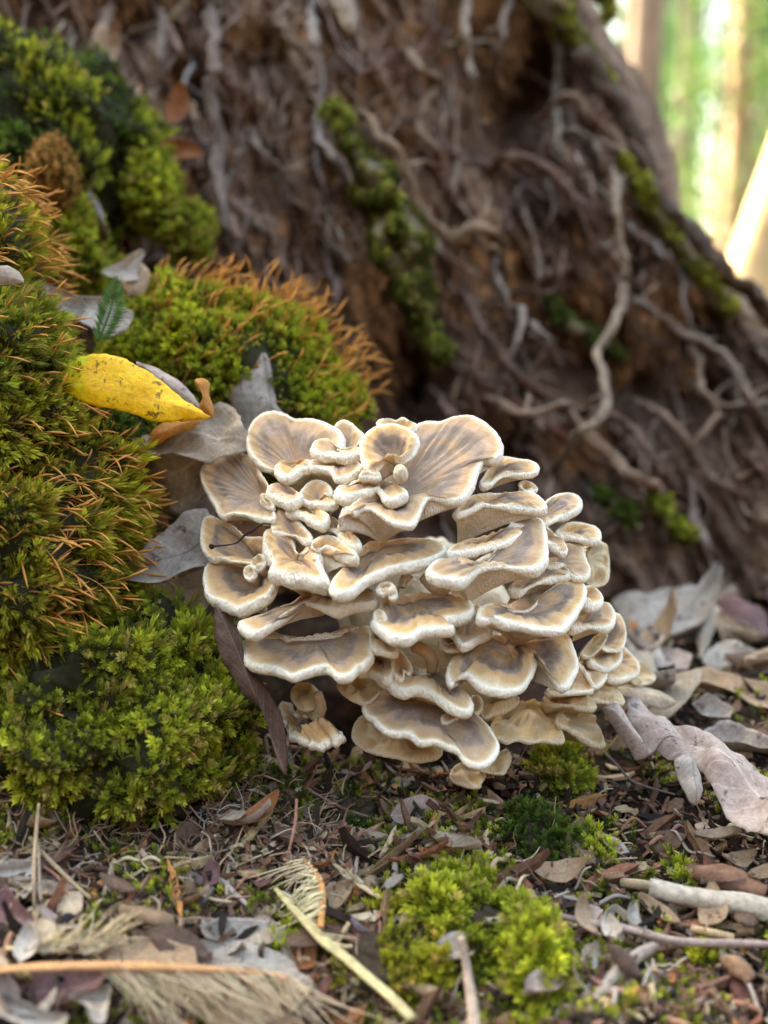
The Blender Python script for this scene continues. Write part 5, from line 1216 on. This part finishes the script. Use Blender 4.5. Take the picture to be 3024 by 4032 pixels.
# ------------------------------------------------------------------ forest behind
def mat_bark():
    m, b = newmat('tree_bark', .85, .15); n, l = nodes(m); pos = geo_pos(n); a = attr(n)
    mp = n.new('ShaderNodeMapping'); mp.inputs['Scale'].default_value = (1, 1, .25); l.new(pos, mp.inputs[0])
    t = tex(n, l, 'Noise', 14, mp.outputs[0], 6, .65); r = ramp(n, [(.3, (.5,.5,.5)), (.7, (1.4,1.35,1.25))]); l.new(t.outputs[0], r.inputs[0])
    l.new(mix(n, l, 1., a.outputs[0], r.outputs[0], 'MULTIPLY'), b.inputs['Base Color']); bump(n, l, b, t.outputs[0], .8, .03); return m
M_bark = mat_bark()
def tree(label, px, d, wpx, col, leafcol, zc, rc, n, lean=0.0, lsize=.06, hgt=7.0):
    base = P(px, 1254, d); base.z = H(base.x, base.y); r = wpx/2*d/4323.5
    root = empty('tree', tuple(base)); tag(root, label, 'tree', 'forest trees beyond the stump')
    pts = [base + Vector((lean*h + .05*r*NZ(h, px), 0, h)) for h in (-.2, hgt*.15, hgt*.35, hgt*.6, hgt)]
    V, F, U = tube_geo(pts, [r*1.35, r*1.05, r, r*.85, r*.35], 30, 14, .12); mb = MB(); mb.add(V, F, col, U)
    tops = []
    for k in range(9):
        h = random.uniform(max(.6, zc-rc*.9), min(hgt*.95, zc+rc)); a = random.uniform(0, 6.28); b0 = base + Vector((lean*h, 0, h)); e = b0 + Vector((math.cos(a), math.sin(a), random.uniform(.1, .6)))*rc*random.uniform(.5, .95)
        tops.append((b0, e))
    tk = adopt(mb.build('trunk', M_bark), root)
    for b0, e in tops:
        vv, ff, uu = tube_geo([b0, b0.lerp(e, .5)+Vector((0, 0, .08)), e], [r*.3, r*.18, r*.05], 10, 6, .1); mb = MB(); mb.add(vv, ff, col, uu); adopt(mb.build('limb', M_bark), tk)
    pos=[]
    for i in range(n):
        b0, e = random.choice(tops); q = b0.lerp(e, random.uniform(.25, 1.1)) + Vector(RNG.normal(0, rc*.20, 3)); q.z = max(q.z, .15); pos.append(tuple(q))
    pos = np.array(pos); dirs = RNG.normal(0, .6, (n, 3)) + np.array([0, 0, .8])
    tv = [(-.5,0,0),(0,.32,.06),(.55,0,-.05),(0,-.32,.06)]; tf = [(0,3,2),(0,2,1)]
    cc = np.array([jit(leafcol, .35) for _ in range(n)])
    adopt(instance('crown', M_bgleaf, tv, tf, pos, dirs, lsize*RNG.uniform(.6, 1.3, n), RNG.uniform(0, 6.28, n), cc), root)
GL1=(.045,.12,.03); GL2=(.075,.14,.03); GL3=(.03,.09,.035)
tree('grey-trunked tree standing beside the stump edge',2505,7.0,125,(.22,.17,.13),GL2,4.2,1.5,1800)
tree('slim tree with pinkish bark among bright foliage',2880,8.5,105,(.34,.22,.15),GL1,4.6,1.6,1800)
tree('leaning pale trunk catching full sunlight',2850,5.0,170,(.62,.46,.24),GL2,4.5,1.2,900,lean=.30)
tree('dark slim tree far back in the haze of leaves',2700,15,60,(.12,.10,.08),GL3,3.4,2.4,3200,lsize=.09)
tree('leafy young tree filling the gap beside the stump',2650,10,40,(.16,.12,.09),GL1,1.9,1.5,3400)
tree('yellow-green sapling low in the gap',2800,8,26,(.16,.12,.08),GL2,1.1,1.0,2200,hgt=3)
tree('spreading sapling beyond the slim tree',3010,11,36,(.15,.12,.09),GL1,2.3,1.9,3600,hgt=5)
tree('tall leafy tree behind the grey trunk',2440,13,70,(.14,.11,.09),GL3,4.2,2.4,3600,lsize=.08)
tree('broad green tree at the far back of the wood',2960,20,90,(.12,.10,.08),GL3,4.5,3.6,5200,lsize=.12,hgt=10)
tree('distant bushy tree closing the view',2600,24,90,(.12,.10,.08),GL1,3.0,3.4,5200,lsize=.13,hgt=9)
tree('distant rounded tree behind the saplings',3200,18,90,(.12,.10,.08),GL2,3.4,3.2,4200,lsize=.12,hgt=9)
